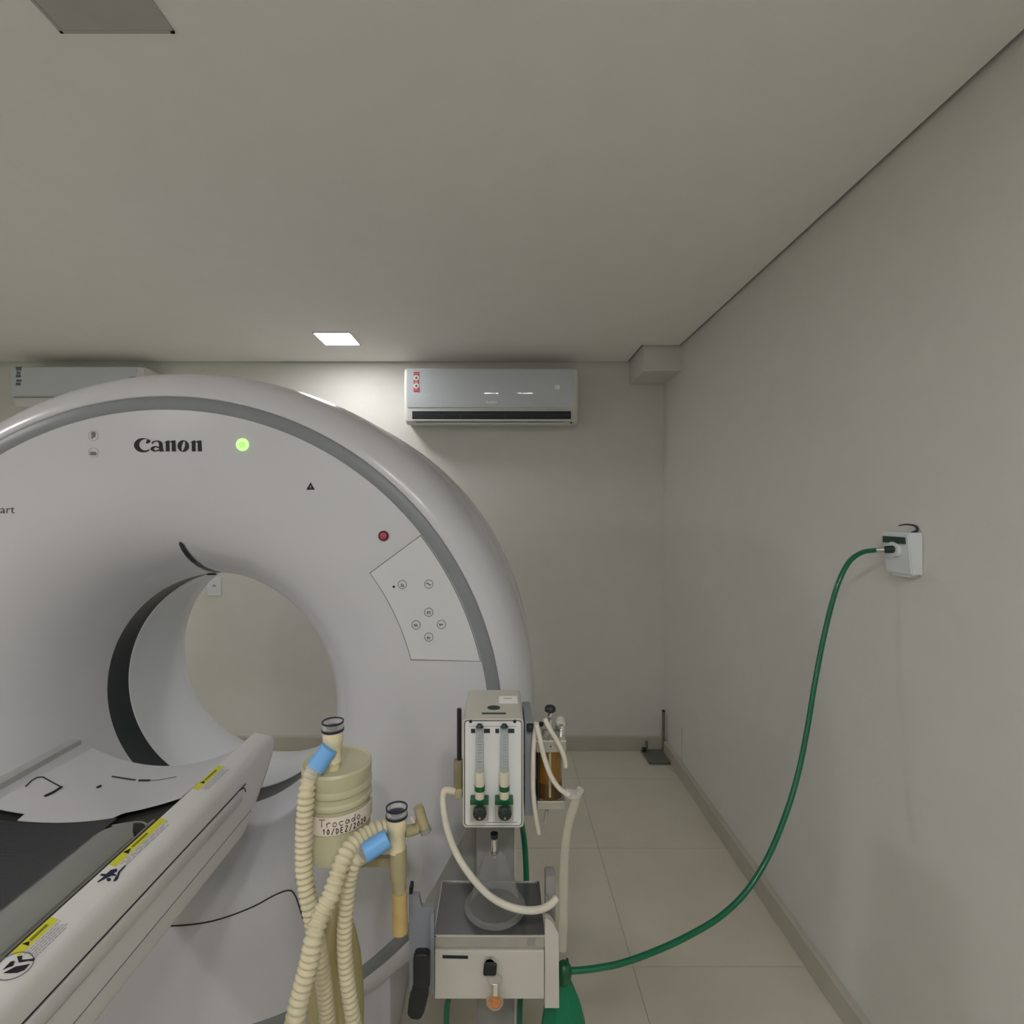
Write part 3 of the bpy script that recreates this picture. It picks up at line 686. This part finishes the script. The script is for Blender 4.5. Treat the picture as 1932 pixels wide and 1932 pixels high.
for px in (905, 951.5):
    x = PX(px, YM-.015); yc = YM-.014
    ft = link('flow_tube', Cy((x, yc, PZ(1456, yc)), (x, yc, PZ(1372, yc)), .0092, .0085), M['glass'], m_, smooth=True)
    bm = BM()
    for k in range(12): box(bm, x-.004+(.0015 if k % 2 else 0), x+.004, yc-.0098, yc-.0094, PZ(1445-5.5*k, yc), PZ(1445-5.5*k, yc)+.0007)
    link('tube_scale', bm, M['greyink'], ft)
    link('tube_cap', lathe([(.0055, -.004), (.0085, 0), (.0085, .006), (.005, .011), (0, .012)], (x, yc, PZ(1376, yc)), 16), M['knob'], ft, smooth=True)
    link('tube_float', lathe([(0, -.004), (.004, -.002), (.004, .004), (0, .004)], (x, yc, PZ(1452, yc)), 12), M['chrome'], ft)
    link('sleeve', Cy((x, yc, PZ(1506, yc)), (x, yc, PZ(1455, yc)), .0102), M['cream'], m_, smooth=True)
    link('green_ring', Cy((x, yc, PZ(1490.5, yc)), (x, yc, PZ(1481.5, yc)), .0112), M['dgreen'], m_, smooth=True)
    link('valve_block', B(x-.0195, x+.0185, YM-.024, YM-.002, PZ(1544, yc), PZ(1514, yc), bev=.001), M['steel'], m_)
    link('green_cap', B(x-.0200, x+.0190, YM-.0245, YM-.002, PZ(1514, yc), PZ(1505, yc), bev=.001), M['dgreen'], m_)
    kz = PZ(1537, YM-.04)
    kn = link('needle_valve_knob', lathe([(.008, 0), (.010, .003), (.0135, .005), (.0145, .008), (.0140, .017), (.011, .020), (0, .021)], (x+.001, YM-.022, kz), 28, (0, -1, 0), fn=lambda a, h: 1+.03*math.cos(12*a)), M['knob'], m_, smooth=True)
    link('knob_stud', disc((x+.001, YM-.043, kz-.006), .0022, (0, -1, 0), .001, 10), M['steel'], kn)
# badge and stickers on the box top
zt = z1+.0002
bm = BM(); cc = Vector((PX(931.5, 1.18), F*(CAMZ-z1)/(1335.5-CY), zt))
prism(bm, [cc+Vector((.0148*math.cos(a), .0125*math.sin(a), 0)) for a in [2*PI*k/24 for k in range(24)]], (0, 0, .0008)); link('oval_badge', bm, M['oval'], m_)
yl = F*(CAMZ-z1)/(1346-CY)
link('badge_line', B(PX(909, yl), PX(954.5, yl), yl-.005, yl+.003, zt, zt+.0006), M['oval'], m_)
ya_, yb_ = F*(CAMZ-z1)/(1327.5-CY), F*(CAMZ-z1)/(1314-CY)
st = link('paper_sticker', B(PX(941.5, ya_), PX(977, ya_), ya_, yb_, zt, zt+.0008), M['whiteprint'], m_)
link('sticker_writing', B(PX(950, ya_), PX(966, ya_), (ya_+yb_)/2+.006, (ya_+yb_)/2+.009, zt+.0008, zt+.0011), M['greyink'], st)
# column
link('column', B(PX(899, 1.30), PX(970, 1.30), 1.30, 1.345, .06, PZ(1500, 1.30), bev=.003), M['column'], m_, smooth=True)
link('box_support', B(PX(897, 1.29), PX(968, 1.29), 1.20, 1.305, z0-.012, z0+.001), M['column'], m_)
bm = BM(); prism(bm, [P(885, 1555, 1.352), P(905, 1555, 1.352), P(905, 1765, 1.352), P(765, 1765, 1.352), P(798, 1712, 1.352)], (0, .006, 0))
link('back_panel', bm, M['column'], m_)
link('column_edge', B(PX(970.5, 1.30), PX(973, 1.30), 1.298, 1.304, .06, z0), M['machine'], m_)
# tray and drawer
TX0, TX1 = PX(820, YM), PX(1027, YM); TZ = PZ(1765, YM); TB = 1.282
tray = link('work_tray', B(TX0, TX1, YM, TB, TZ-.004, TZ), M['traytop'], m_)
for nm, a in (('tray_rim', (TX0-.002, TX0, YM, TB, TZ-.024, TZ+.003)), ('tray_rim', (TX1, TX1+.002, YM, TB, TZ-.024, TZ+.003)), ('tray_rim', (TX0, TX1, TB-.002, TB, TZ-.01, TZ+.003)), ('tray_rim', (TX0, TX1, YM-.002, YM, TZ-.002, TZ+.0022))):
    link(nm, B(*a, bev=.0006), M['chrome'], m_)
link('front_band', B(TX0+.001, TX1-.001, YM-.001, YM+.01, PZ(1787, YM), TZ-.002), M['steelbox'], m_)
link('band_latch', B(PX(996, YM), PX(1010, YM), YM-.002, YM, PZ(1783, YM), PZ(1770, YM)), M['column'], m_)
link('tray_body', B(TX0+.002, TX1-.002, YM+.008, TB-.002, PZ(1868, YM), TZ-.004), M['machine'], m_)
dr = link('drawer', B(PX(821, YM), PX(1026, YM), YM-.006, YM+.01, PZ(1880, YM), PZ(1789.5, YM), bev=.0015), M['machine'], m_)
bm = BM(); yd = YM-.0066
for i in range(9): box(bm, PX(835+i*5.4, yd), PX(839.9+i*5.4, yd), yd-.0004, yd, PZ(1808+.12*i, yd), PZ(1802+.14*i, yd))
box(bm, PX(835, yd), PX(883, yd), yd-.0003, yd, PZ(1808, yd), PZ(1803.5, yd))
link('drawer_print', bm, M['ink'], dr)
link('drawer_lock', lathe([(.013, 0), (.013, .006), (.011, .009), (.004, .009)], P(924, 1812, YM-.006), 24, (0, -1, 0)), M['chrome'], dr, smooth=True)
# side plates
bm = BM(); y_ = YM+.004
prism(bm, [P(771, 1688, y_), P(790, 1690, y_), P(795, 1712, y_), P(808, 1712, y_), P(819, 1714, y_), P(819, 1872, y_), P(772, 1872, y_)], (0, .012, 0))
lp = link('left_side_plate', bm, M['bluegrey'], m_)
link('plate_clip', B(PX(772, y_), PX(778, y_), y_, y_+.02, PZ(1687, y_), PZ(1674, y_), bev=.001), M['black'], lp)
link('plate_flange', B(PX(812, YM-.002), PX(819.6, YM-.002), YM-.004, YM+.01, PZ(1872, YM), PZ(1720, YM)), M['bluegrey'], lp)
bm = BM(); y_ = YM-.002
prism(bm, [P(1028, 1733, y_), P(1036, 1735, y_), P(1044, 1743, y_), P(1054, 1762, y_), P(1055, 1902, y_), P(1028, 1902, y_)], (0, .016, 0))
link('right_side_plate', bm, M['machine'], m_)
link('side_bracket', B(PX(1029, 1.16), PX(1048, 1.16), 1.155, 1.19, PZ(1745, 1.16), PZ(1650, 1.16), bev=.004), M['column'], m_, smooth=True)
link('bracket_knob', lathe([(.005, 0), (.0065, .004), (.0065, .01), (.004, .014)], P(1040, 1734, 1.15), 16, (0, -1, 0)), M['black'], m_, smooth=True)
link('bracket_screw', Cy(P(1031, 1688, 1.15), P(1031, 1700, 1.15), .004), M['steel'], m_)
# right gray vertical bracket next to flow box
link('vaporizer_rail', B(PX(989, 1.17), PX(1005, 1.17), 1.15, 1.27, PZ(1530, 1.17), PZ(1354, 1.17), bev=.002), M['bluegrey'], m_, smooth=True)
link('rail_clamp', B(PX(994, 1.14), PX(1007, 1.14), 1.135, 1.16, PZ(1380, 1.14), PZ(1368, 1.14), bev=.003), M['black'], m_)
# left rod
yr = 1.15
link('black_rod', Cy(P(866.5, 1436, yr), P(866.5, 1337, yr), .0052, .0052), M['black'], m_, smooth=True)
link('rod_holder', B(PX(856, yr), PX(872.5, yr), yr-.009, yr+.009, PZ(1486, yr), PZ(1433, yr), bev=.003), M['brown'], m_, smooth=True)
link('rod_mount', B(PX(855, yr), PX(873, yr), yr-.012, yr+.012, PZ(1502, yr), PZ(1484, yr), bev=.003), M['khaki'], m_, smooth=True)
link('hose_barb', sweep(BM(), catmull([P(858, 1493, yr-.01), P(845, 1491, yr-.012), P(838, 1493, yr-.015), P(835, 1506, yr-.02)], 5), .008, 12), M['cream'], m_, smooth=True)
# handle lever
def slab(bm, l, Y, th, bev):
    q = BM(); prism(q, [P(a, b, Y) for a, b in l], (0, th, 0))
    bmesh.ops.bevel(q, geom=list(q.edges), offset=bev, segments=3, affect='EDGES', profile=.5)
    return q
def rr_px(x0, x1, y0, y1, r, sh=0):
    out = []
    for cx, cy, a in ((x1-r, y0+r, 0), (x0+r, y0+r, 90), (x0+r, y1-r, 180), (x1-r, y1-r, 270)):
        for k in range(4):
            t_ = math.radians(a+30*k); yy_ = cy-r*math.sin(t_); out.append((cx+r*math.cos(t_)+sh*(yy_-(y0+y1)/2), yy_))
    return out
hl = link('black_handle', slab(None, rr_px(779, 811, 1802, 1868, 9), 1.06, .02, .003), M['black'], m_, smooth=True)
link('handle_lower', slab(None, [(782, 1858), (809, 1858), (808, 1880), (800, 1912), (795, 1922), (788, 1926), (775, 1924), (768, 1916), (771, 1886), (778, 1878)], 1.063, .02, .003), M['black'], hl, smooth=True)
link('handle_stem', Cy(P(795, 1840, 1.08), P(795, 1840, 1.128), .008), M['steel'], hl)
# base with casters (below the frame)
link('machine_base', B(-.20, .16, .98, 1.36, .055, .085, bev=.012), M['column'], m_, smooth=True)
for x, y in ((-.17, 1.01), (.13, 1.01), (-.17, 1.33), (.13, 1.33)):
    link('caster', Cy((x-.012, y, .028), (x+.012, y, .028), .0275), M['black'], m_, smooth=True)

# vaporizer with amber jar
v_ = thing('vaporizer', 'steel framed vaporizer with amber glass jar on the right of the flow meter box', 'vaporizer', tuple(P(1040, 1530, 1.19)))
y0_, y1_ = 1.15, 1.215
VX0, VX1 = PX(1012.5, y0_), PX(1068, y0_)
link('top_block', B(VX0-.001, VX1, y0_, y1_, PZ(1420, y0_), PZ(1397.5, y0_), bev=.0015), M['steelbox'], v_)
link('bottom_block', B(VX0+.001, VX1-.001, y0_, y1_, PZ(1528, y0_), PZ(1511.5, y0_), bev=.0015), M['steelbox'], v_)
link('top_edge', B(VX0-.001, VX1, y0_-.001, y0_+.002, PZ(1399, y0_), PZ(1397, y0_)), M['chrome'], v_)
link('bottom_edge', B(VX0+.001, VX1-.001, y0_-.001, y0_+.002, PZ(1513, y0_), PZ(1511, y0_)), M['chrome'], v_)
jc = ((VX0+VX1)/2-.003, (y0_+y1_)/2)
jr = .0300
j = link('amber_jar', Cy((jc[0], jc[1], PZ(1511, y0_)), (jc[0], jc[1], PZ(1419.5, y0_)), jr), M['amber'], v_, smooth=True)
link('liquid', Cy((jc[0], jc[1], PZ(1511, y0_)), (jc[0], jc[1], PZ(1482, y0_)), jr+.0006), M['amberdark'], j, smooth=True)
link('inner_tube', Cy((jc[0], jc[1]-jr, PZ(1505, y0_)), (jc[0], jc[1]-jr, PZ(1421, y0_)), .003), M['khaki'], j, smooth=True)
link('frame_post', Cy((VX0+.004, y0_+.006, PZ(1512, y0_)), (VX0+.004, y0_+.006, PZ(1419, y0_)), .0028), M['black'], v_)
link('block_screw', disc(P(1039, 1408.5, y0_), .0016, (0, -1, 0), .001, 10), M['ink'], v_)
link('outlet_stub', Cy(P(1032, 1528, 1.17), P(1028, 1552, 1.17), .0042), M['steelbox'], v_)
yk = 1.18
link('knob_stem', Cy(P(1038, 1398, yk), P(1038, 1345, yk), .0052), M['chrome'], v_, smooth=True)
link('stem_nut', Cy(P(1038, 1356, yk), P(1038, 1351, yk), .008, seg=6), M['steel'], v_)
link('control_knob', lathe([(.008, -.006), (.0125, -.004), (.0125, .004), (.010, .007), (0, .008)], P(1038, 1338, yk), 24, fn=lambda a, h: 1+.02*math.cos(14*a)), M['black'], v_, smooth=True)
link('filler_cup', lathe([(.008, -.030), (.0105, -.02), (.0105, -.006), (.014, .004), (.0145, .010), (.012, .010), (.010, .002), (0, .001)], P(1058, 1374, yk), 28), M['chrome'], v_, smooth=True)
link('cup_cap', lathe([(.010, 0), (.0105, .006), (.007, .012), (0, .013)], P(1057, 1363, yk), 24), M['clear'], v_, smooth=True)
link('small_knob', lathe([(.005, -.004), (.0065, -.002), (.0065, .003), (0, .006)], P(1020.5, 1366, yk), 16), M['black'], v_, smooth=True)
link('small_stem', Cy(P(1021, 1397, yk), P(1021, 1368, yk), .0036), M['steel'], v_)
link('side_port', lathe([(.009, -.012), (.010, 0), (.006, .010)], P(1030, 1385, yk), 16), M['steelbox'], v_, smooth=True)

# small tubes round the vaporizer
def soft(name, label, pl_, r, m, cat='tube', seg=12):
    pts_ = [P(*q) for q in pl_]; o = link(name, tube(pts_, r, seg), M[m], smooth=True, origin=pts_[-1]); return tag(o, label, cat)
soft('silicone_tube', 'white tube hanging straight down between the flow meter box and the vaporizer', [(1013, 1362, 1.14), (1009, 1385, 1.135), (1006, 1430, 1.13), (1006, 1490, 1.13), (1010, 1535, 1.13), (1017, 1572, 1.14)], .0052, 'whose')
soft('silicone_tube', 'white tube curving across the front of the amber jar to the clear connector', [(1012, 1366, 1.125), (1019, 1395, 1.12), (1027, 1430, 1.12), (1040, 1465, 1.12), (1056, 1488, 1.12), (1074, 1499, 1.12)], .0055, 'whose')
soft('silicone_tube', 'short white tube slanting over the right corner of the vaporizer', [(1028, 1356, 1.145), (1036, 1373, 1.14), (1048, 1393, 1.14), (1058, 1412, 1.14), (1065, 1432, 1.14), (1067, 1446, 1.145)], .0055, 'whose')
soft('drain_tube', 'wide translucent tube falling beside the tray on the right of the machine', [(1088, 1500, 1.12), (1083, 1520, 1.12), (1074, 1550, 1.12), (1067, 1590, 1.12), (1064, 1650, 1.12), (1063, 1720, 1.12), (1061, 1790, 1.125)], .0098, 'softtube', seg=16)
t = thing('tube_connector', 'clear plastic connector joining two tubes right of the vaporizer', 'connector', tuple(P(1080, 1498, 1.12)))
link('connector_body', sweep(BM(), [P(1066, 1494, 1.12), P(1076, 1499, 1.12), P(1090, 1499, 1.12)], lambda i, n: [.008, .010, .009][i], 16), M['clear'], t, smooth=True)
link('connector_arm', Cy(P(1086, 1502, 1.12), P(1096, 1488, 1.12), .008), M['clear'], t, smooth=True)
link('connector_clip', Cy(P(1085, 1497, 1.11), P(1089, 1487, 1.11), .002), M['steelbox'], t)
soft('silicone_hose', 'white hose looping in a deep curve over the steel tray', [(835, 1502, 1.13), (837, 1530, 1.115), (846, 1572, 1.10), (862, 1612, 1.09), (888, 1652, 1.075), (920, 1687, 1.07), (955, 1708, 1.07), (990, 1717, 1.07), (1018, 1716, 1.08), (1038, 1707, 1.09), (1050, 1695, 1.10)], .0072, 'whose', 'hose')
# green tubes behind
soft('green_tube', 'green tube going down behind the tray right of the column', [(982, 1545, 1.25), (987, 1570, 1.288), (991, 1610, 1.292), (993, 1660, 1.292), (992, 1740, 1.292), (986, 1830, 1.292), (981, 1900, 1.292), (980, 1990, 1.292)], .0072, 'ghose')
soft('green_tube', 'short green tube under the left end of the drawer', [(852, 1862, 1.20), (846, 1885, 1.20), (842, 1910, 1.20), (843, 1950, 1.20), (848, 2000, 1.20)], .0068, 'ghose')
# green bag
bc = P(1056, 1960, 1.20)
def fold(a, h): return 1+.05*math.cos(3*a+.8)+.03*math.cos(7*a+h*20)
gbg = thing('reservoir_bag', 'green rubber breathing bag hanging under the hose end', 'breathing bag', tuple(bc))
link('bag_body', lathe([(.006, .165), (.011, .158), (.016, .145), (.026, .125), (.038, .095), (.048, .055), (.054, .01), (.056, -.04), (.052, -.09), (.038, -.13), (.018, -.155), (0, -.162)], bc+Vector((.006, 0, 0)), 48, fn=fold), M['gbag'], gbg, smooth=True)
link('bag_neck', Cy(bc+Vector((.007, 0, .15)), P(1064, 1833, 1.16)+Vector((0, .01, -.02)), .011, .010), M['gbag'], gbg, smooth=True)

# face mask standing on the tray
mk = thing('face_mask', 'clear plastic anesthesia face mask standing on the tray', 'face mask', (PX(935, 1.19), 1.19, TZ))
mx = PX(934, 1.19)
link('mask_dome', lathe([(.060, .004), (.0615, .010), (.060, .022), (.052, .045), (.041, .075), (.031, .102), (.022, .124), (.013, .134), (.011, .134)], (mx, 1.195, TZ), 40, close=True), M['cleargrey'], mk, smooth=True)
link('mask_cushion', lathe([(.066, .002), (.0715, .008), (.066, .016), (.060, .014), (.057, .008), (.060, .003), (.066, .002)], (mx, 1.195, TZ), 40, close=True), M['cleargrey'], mk, smooth=True)
link('mask_port', lathe([(.0075, .128), (.0085, .134), (.0072, .160), (.0075, .166), (.0082, .167), (.0082, .174), (.006, .174), (.006, .135)], (mx-.002, 1.195, TZ), 20), M['chrome'], mk, smooth=True)
link('port_cap', lathe([(.0088, .166), (.0088, .176), (.0068, .176)], (mx-.002, 1.195, TZ), 20), M['knob'], mk, smooth=True)

# keys in the lock
k_ = thing('key_ring', 'key in the drawer lock with a ring and round copper coloured tag', 'keys', tuple(P(930, 1850, YM-.02)))
link('key_head', slab(None, rr_px(912, 937, 1820, 1842, 4, -.08), YM-.026, .007, .0015), M['black'], k_, smooth=True)
link('key_blade', B(PX(923, YM), PX(926, YM), YM-.02, YM-.012, PZ(1822, YM), PZ(1811, YM)), M['chrome'], k_)
link('split_ring', sweep(BM(), [P(933.5+13*math.cos(a), 1847+11*math.sin(a), YM-.022-.003*math.sin(a)) for a in [math.radians(-60+k*15) for k in range(25)]], .0011, 8), M['steel'], k_, smooth=True)
link('tag_strap', B(PX(930.5, 1.095), PX(939, 1.095), 1.094, 1.0965, PZ(1880, 1.095), PZ(1857, 1.095), bev=.0008), M['cream'], k_)
tg = link('round_tag', disc(P(933.5, 1890, 1.0985), .0172, (0, -1, 0), .003, 32), M['copper'], k_, smooth=True)
link('tag_rim', ringmesh(P(933.5, 1890, 1.0955), .0180, .0155, th=.0012), M['steelbox'], tg)

# ------------------------------------------------------------------ absorber canister, valves, hoses, bag
cx_, cyy = PX(632, 1.12), 1.135
ztop, zbot = 1.700-.560, 1.700-.742
ab = thing('absorber_canister', 'yellowed clear plastic absorber canister with handwritten tape label', 'canister', (cx_, cyy, zbot))
R = .0740
link('canister_wall', lathe([(R, 0), (R, .02), (R*.97, .024), (R*.97, .108), (R*1.01, .113), (R*1.01, .119), (R*.97, .124), (R*.97, .134), (R*1.015, .139), (R*1.015, .147), (R*.98, .152), (R*1.0, .158), (R*1.01, ztop-zbot), (R*.96, ztop-zbot+.005), (R*.90, ztop-zbot+.002), (.02, ztop-zbot+.002)], (cx_, cyy, zbot), 56), M['canister'], ab, smooth=True, angle=30)
link('absorbent', Cy((cx_, cyy, zbot+.006), (cx_, cyy, zbot+.118), R*.94, seg=40), M['lime'], ab, smooth=True)
def arcband(a0_, a1_, r, zfa, zfb, n=24):
    bm = BM(); lo, hi = [], []
    for k in range(n+1):
        t_ = k/n; a = a0_+(a1_-a0_)*t_
        lo.append(bm.verts.new((cx_+r*math.cos(a), cyy+r*math.sin(a), zfa(t_)))); hi.append(bm.verts.new((cx_+r*math.cos(a), cyy+r*math.sin(a), zfb(t_))))
    for k in range(n): bm.faces.new((lo[k], lo[k+1], hi[k+1], hi[k]))
    return bm
zl0, zl1 = zbot+.066, zbot+.104
lb = link('tape_label', arcband(math.radians(-120), math.radians(10), R+.0012, lambda t_: zl0, lambda t_: zl1), M['tape'], ab, smooth=True)
# handwriting: strokes on the label (u along the arc 0..1, v 0..1 up)
def hand(strokes, u0, u1, v0, v1, wdt):
    bm = BM(); aa, bb = math.radians(-112), math.radians(-12)
    for s in strokes:
        pts_ = []
        for (u, v) in s:
            U = u0+(u1-u0)*u; V = v0+(v1-v0)*v; a = aa+(bb-aa)*U; rr_ = R+.0016
            pts_.append(Vector((cx_+rr_*math.cos(a), cyy+rr_*math.sin(a), zl0+(zl1-zl0)*V)))
        if len(pts_) == 2: pts_.insert(1, (pts_[0]+pts_[1])/2)
        sweep(bm, catmull(pts_, 3), wdt, 5)
    return bm
def letters(word, font):
    out = []; n = len(word)
    for i, ch in enumerate(word):
        for s in font[ch]: out.append([((i+.12+.72*u)/n, v) for u, v in s])
    return out
FN = {'T': [[(-.3, 1), (1.2, 1.05)], [(.4, 1), (.35, 0)]], 'r': [[(.1, .55), (.15, 0)], [(.15, .35), (.5, .6), (.9, .5)]], 'o': [[(.5, .6), (.1, .4), (.2, .05), (.6, 0), (.9, .3), (.5, .6)]],
      'c': [[(.9, .5), (.4, .6), (.1, .3), (.4, 0), (.9, .1)]], 'a': [[(.8, .5), (.3, .6), (.1, .2), (.5, 0), (.85, .5), (.95, 0)]], 'd': [[(.8, .4), (.3, .5), (.1, .2), (.5, 0), (.85, .3)], [(.95, 1), (.85, 0)]],
      '1': [[(.3, .7), (.6, 1), (.5, 0)]], '0': [[(.5, 1), (.1, .5), (.4, 0), (.8, .4), (.5, 1)]], '/': [[(.1, -.1), (.9, 1.1)]], '2': [[(.1, .8), (.5, 1), (.8, .7), (.1, 0), (.9, .05)]],
      '3': [[(.1, .9), (.7, 1), (.4, .55), (.8, .3), (.4, 0), (.1, .1)]], 'D': [[(.2, 1), (.2, 0), (.8, .3), (.7, .8), (.2, 1)]], 'E': [[(.8, 1), (.2, 1), (.2, 0), (.8, 0)], [(.2, .5), (.7, .5)]], 'Z': [[(.1, 1), (.9, 1), (.1, 0), (.9, 0)]]}
link('handwriting', hand(letters('Trocado', FN), .12, .80, .50, .88, .0007), M['ink'], lb)
link('handwriting', hand(letters('10/DEZ/2020', FN), .16, .92, .10, .38, .0009), M['ink'], lb)
link('support_arm', B(cx_-.02, PX(740, 1.12), 1.125, 1.14, PZ(1634, 1.13), PZ(1617, 1.13), bev=.002), M['khaki'], ab)
link('bottom_outlet', Cy((cx_+.01, cyy, zbot-.05), (cx_+.01, cyy, zbot+.003), .016), M['hose'], ab, smooth=True)
def valve(name, label, px, ring_y, Y, body_to, bodies, mt_):
    c0 = P(px, ring_y, Y); t_ = thing(name, label, 'valve', tuple(P(px, body_to, Y)))
    zt_ = c0.z; zb_ = PZ(body_to, Y); h = zt_-zb_
    link('valve_body', lathe([(.0185, -h), (.0185, -h*.58), (.0205, -h*.55), (.0215, -h*.30), (.0205, -.014), (0, -.014)], c0, 28), M[mt_], t_, smooth=True, angle=40)
    link('dome', lathe([(.0225, -.014), (.0225, -.003), (.0215, 0), (.020, 0), (.020, -.012)], c0, 32, close=True), M['clear'], t_, smooth=True)
    link('dome_rim', lathe([(.0232, -.001), (.0232, .002), (.0205, .002), (.0205, -.001), (.0232, -.001)], c0, 32, close=True), M['navy'], t_, smooth=True)
    link('dome_base', lathe([(.0235, -.018), (.0235, -.013), (.018, -.012), (.018, -.018), (.0235, -.018)], c0, 32, close=True), M['navy'], t_, smooth=True)
    link('valve_disc', lathe([(.014, -.013), (.014, -.009), (.005, -.006), (0, -.006)], c0, 24), M['navy'], t_, smooth=True)
    return t_
v1 = valve('breathing_valve', 'cream one way valve with clear dome on top of the canister', 628, 1362, 1.10, 1436, None, 'beige')
link('valve_tip', Cy(P(629, 1450, 1.105), P(628, 1434, 1.10), .014), M['beige'], v1, smooth=True)
v2 = valve('breathing_valve', 'cream one way valve with clear dome on a tan pipe beside the tray', 748.5, 1524, 1.10, 1604, None, 'beige')
yv2 = 1.10
link('pipe_upper', Cy(P(751.5, 1655, yv2), P(751, 1600, yv2), .0180, .0185), M['khaki'], v2, smooth=True)
link('pipe_coupling', Cy(P(753, 1682, yv2), P(752.5, 1655, yv2), .0142, .0155), M['khaki'], v2, smooth=True)
link('pipe_lower', Cy(P(755, 1757, yv2), P(754, 1681, yv2), .0168, .0165), M['tan'], v2, smooth=True)
link('side_elbow', sweep(BM(), catmull([P(765, 1568, 1.115), P(778, 1566, 1.12), P(790, 1560, 1.12), P(795, 1545, 1.12)], 5), .012, 16), M['khaki'], v2, smooth=True)
link('relief_knob', sweep(BM(), [P(789, 1522, 1.11), P(796, 1545, 1.11), P(803, 1567, 1.11)], lambda i, n: [.011, .0105, .0105][i], 20), M['khaki'], v2, smooth=True)
link('relief_cap', Cy(P(801, 1562, 1.11), P(804, 1570, 1.11), .0125), M['column'], v2, smooth=True)
link('relief_clip', Cy(P(775, 1540, 1.10), P(781, 1552, 1.10), .003), M['cream'], v2)
# corrugated hoses
def corr(pl_, r, pitch=.0118, amp=.14):
    pts_, L = resample(catmull([P(*q) for q in pl_], 8), pitch/7)
    step = L/(len(pts_)-1)
    return sweep(BM(), pts_, lambda i, n: r*(1-amp+2*amp*abs(math.cos(PI*i*step/pitch))**1.6), 20)
def corr_hose(label, pl_, r0, conn, cone):
    o_ = thing('corrugated_hose', label, 'hose', tuple(P(*pl_[-1])), 'corrugated breathing hoses')
    link('hose_tube', corr(pl_, r0), M['hose'], o_, smooth=True, angle=80)
    if conn:
        link('blue_cuff', sweep(BM(), [P(*conn[0]), P(*conn[1])], lambda i, n: .0195 if i else .0185, 28), M['blue'], o_, smooth=True)
        link('clear_adapter', sweep(BM(), catmull([P(*q) for q in cone], 5), lambda i, n: .0185-.002*i/n, 24), M['clear'], o_, smooth=True)
    return o_
corr_hose('left corrugated hose dropping past the canister from the upper blue cuff', [(591, 1452, 1.075), (583, 1470, 1.065), (578, 1500, 1.05), (574, 1560, 1.045), (573, 1620, 1.04), (577, 1670, 1.035), (588, 1725, 1.03), (601, 1785, 1.04), (610, 1850, 1.05), (617, 1910, 1.06), (622, 1990, 1.07)], .0155,
          ((622, 1411, 1.08), (596, 1448, 1.07)), [(600, 1443, 1.07), (592, 1454, 1.068), (585, 1467, 1.063)])
corr_hose('middle corrugated hose crossing in front of the others to the lower left', [(732, 1562, 1.115), (712, 1566, 1.10), (688, 1578, 1.08), (664, 1596, 1.055), (648, 1622, 1.03), (636, 1655, 1.01), (624, 1690, .995), (606, 1725, .98), (592, 1770, .96), (582, 1820, .95), (569, 1870, .94), (557, 1925, .93), (548, 1990, .93)], .0165, None, None)
corr_hose('right corrugated hose hanging from the lower blue cuff', [(682, 1613, 1.05), (670, 1626, 1.045), (661, 1650, 1.045), (655, 1690, 1.045), (651, 1740, 1.045), (650, 1790, 1.045), (654, 1840, 1.045), (661, 1890, 1.045), (670, 1950, 1.045), (678, 2000, 1.045)], .0140,
          ((732, 1581, 1.07), (689, 1609, 1.052)), [(694, 1606, 1.053), (685, 1612, 1.05), (676, 1618, 1.045)])
# tan breathing bag behind the hoses
bz = P(634, 1850, 1.15)
tb = thing('breathing_bag', 'long yellowish rubber breathing bag hanging behind the corrugated hoses', 'breathing bag', tuple(bz))
link('bag_body', lathe([(.014, .190), (.018, .175), (.030, .145), (.043, .105), (.053, .055), (.058, 0), (.060, -.06), (.059, -.12), (.050, -.18), (.03, -.22), (0, -.235)], bz, 40, fn=lambda a, h: 1+.03*math.cos(4*a)), M['bag'], tb, smooth=True)
link('bag_neck', Cy(bz+Vector((0, 0, .185)), Vector((cx_+.01, cyy, zbot-.048)), .0155, .0165), M['bag'], tb, smooth=True)
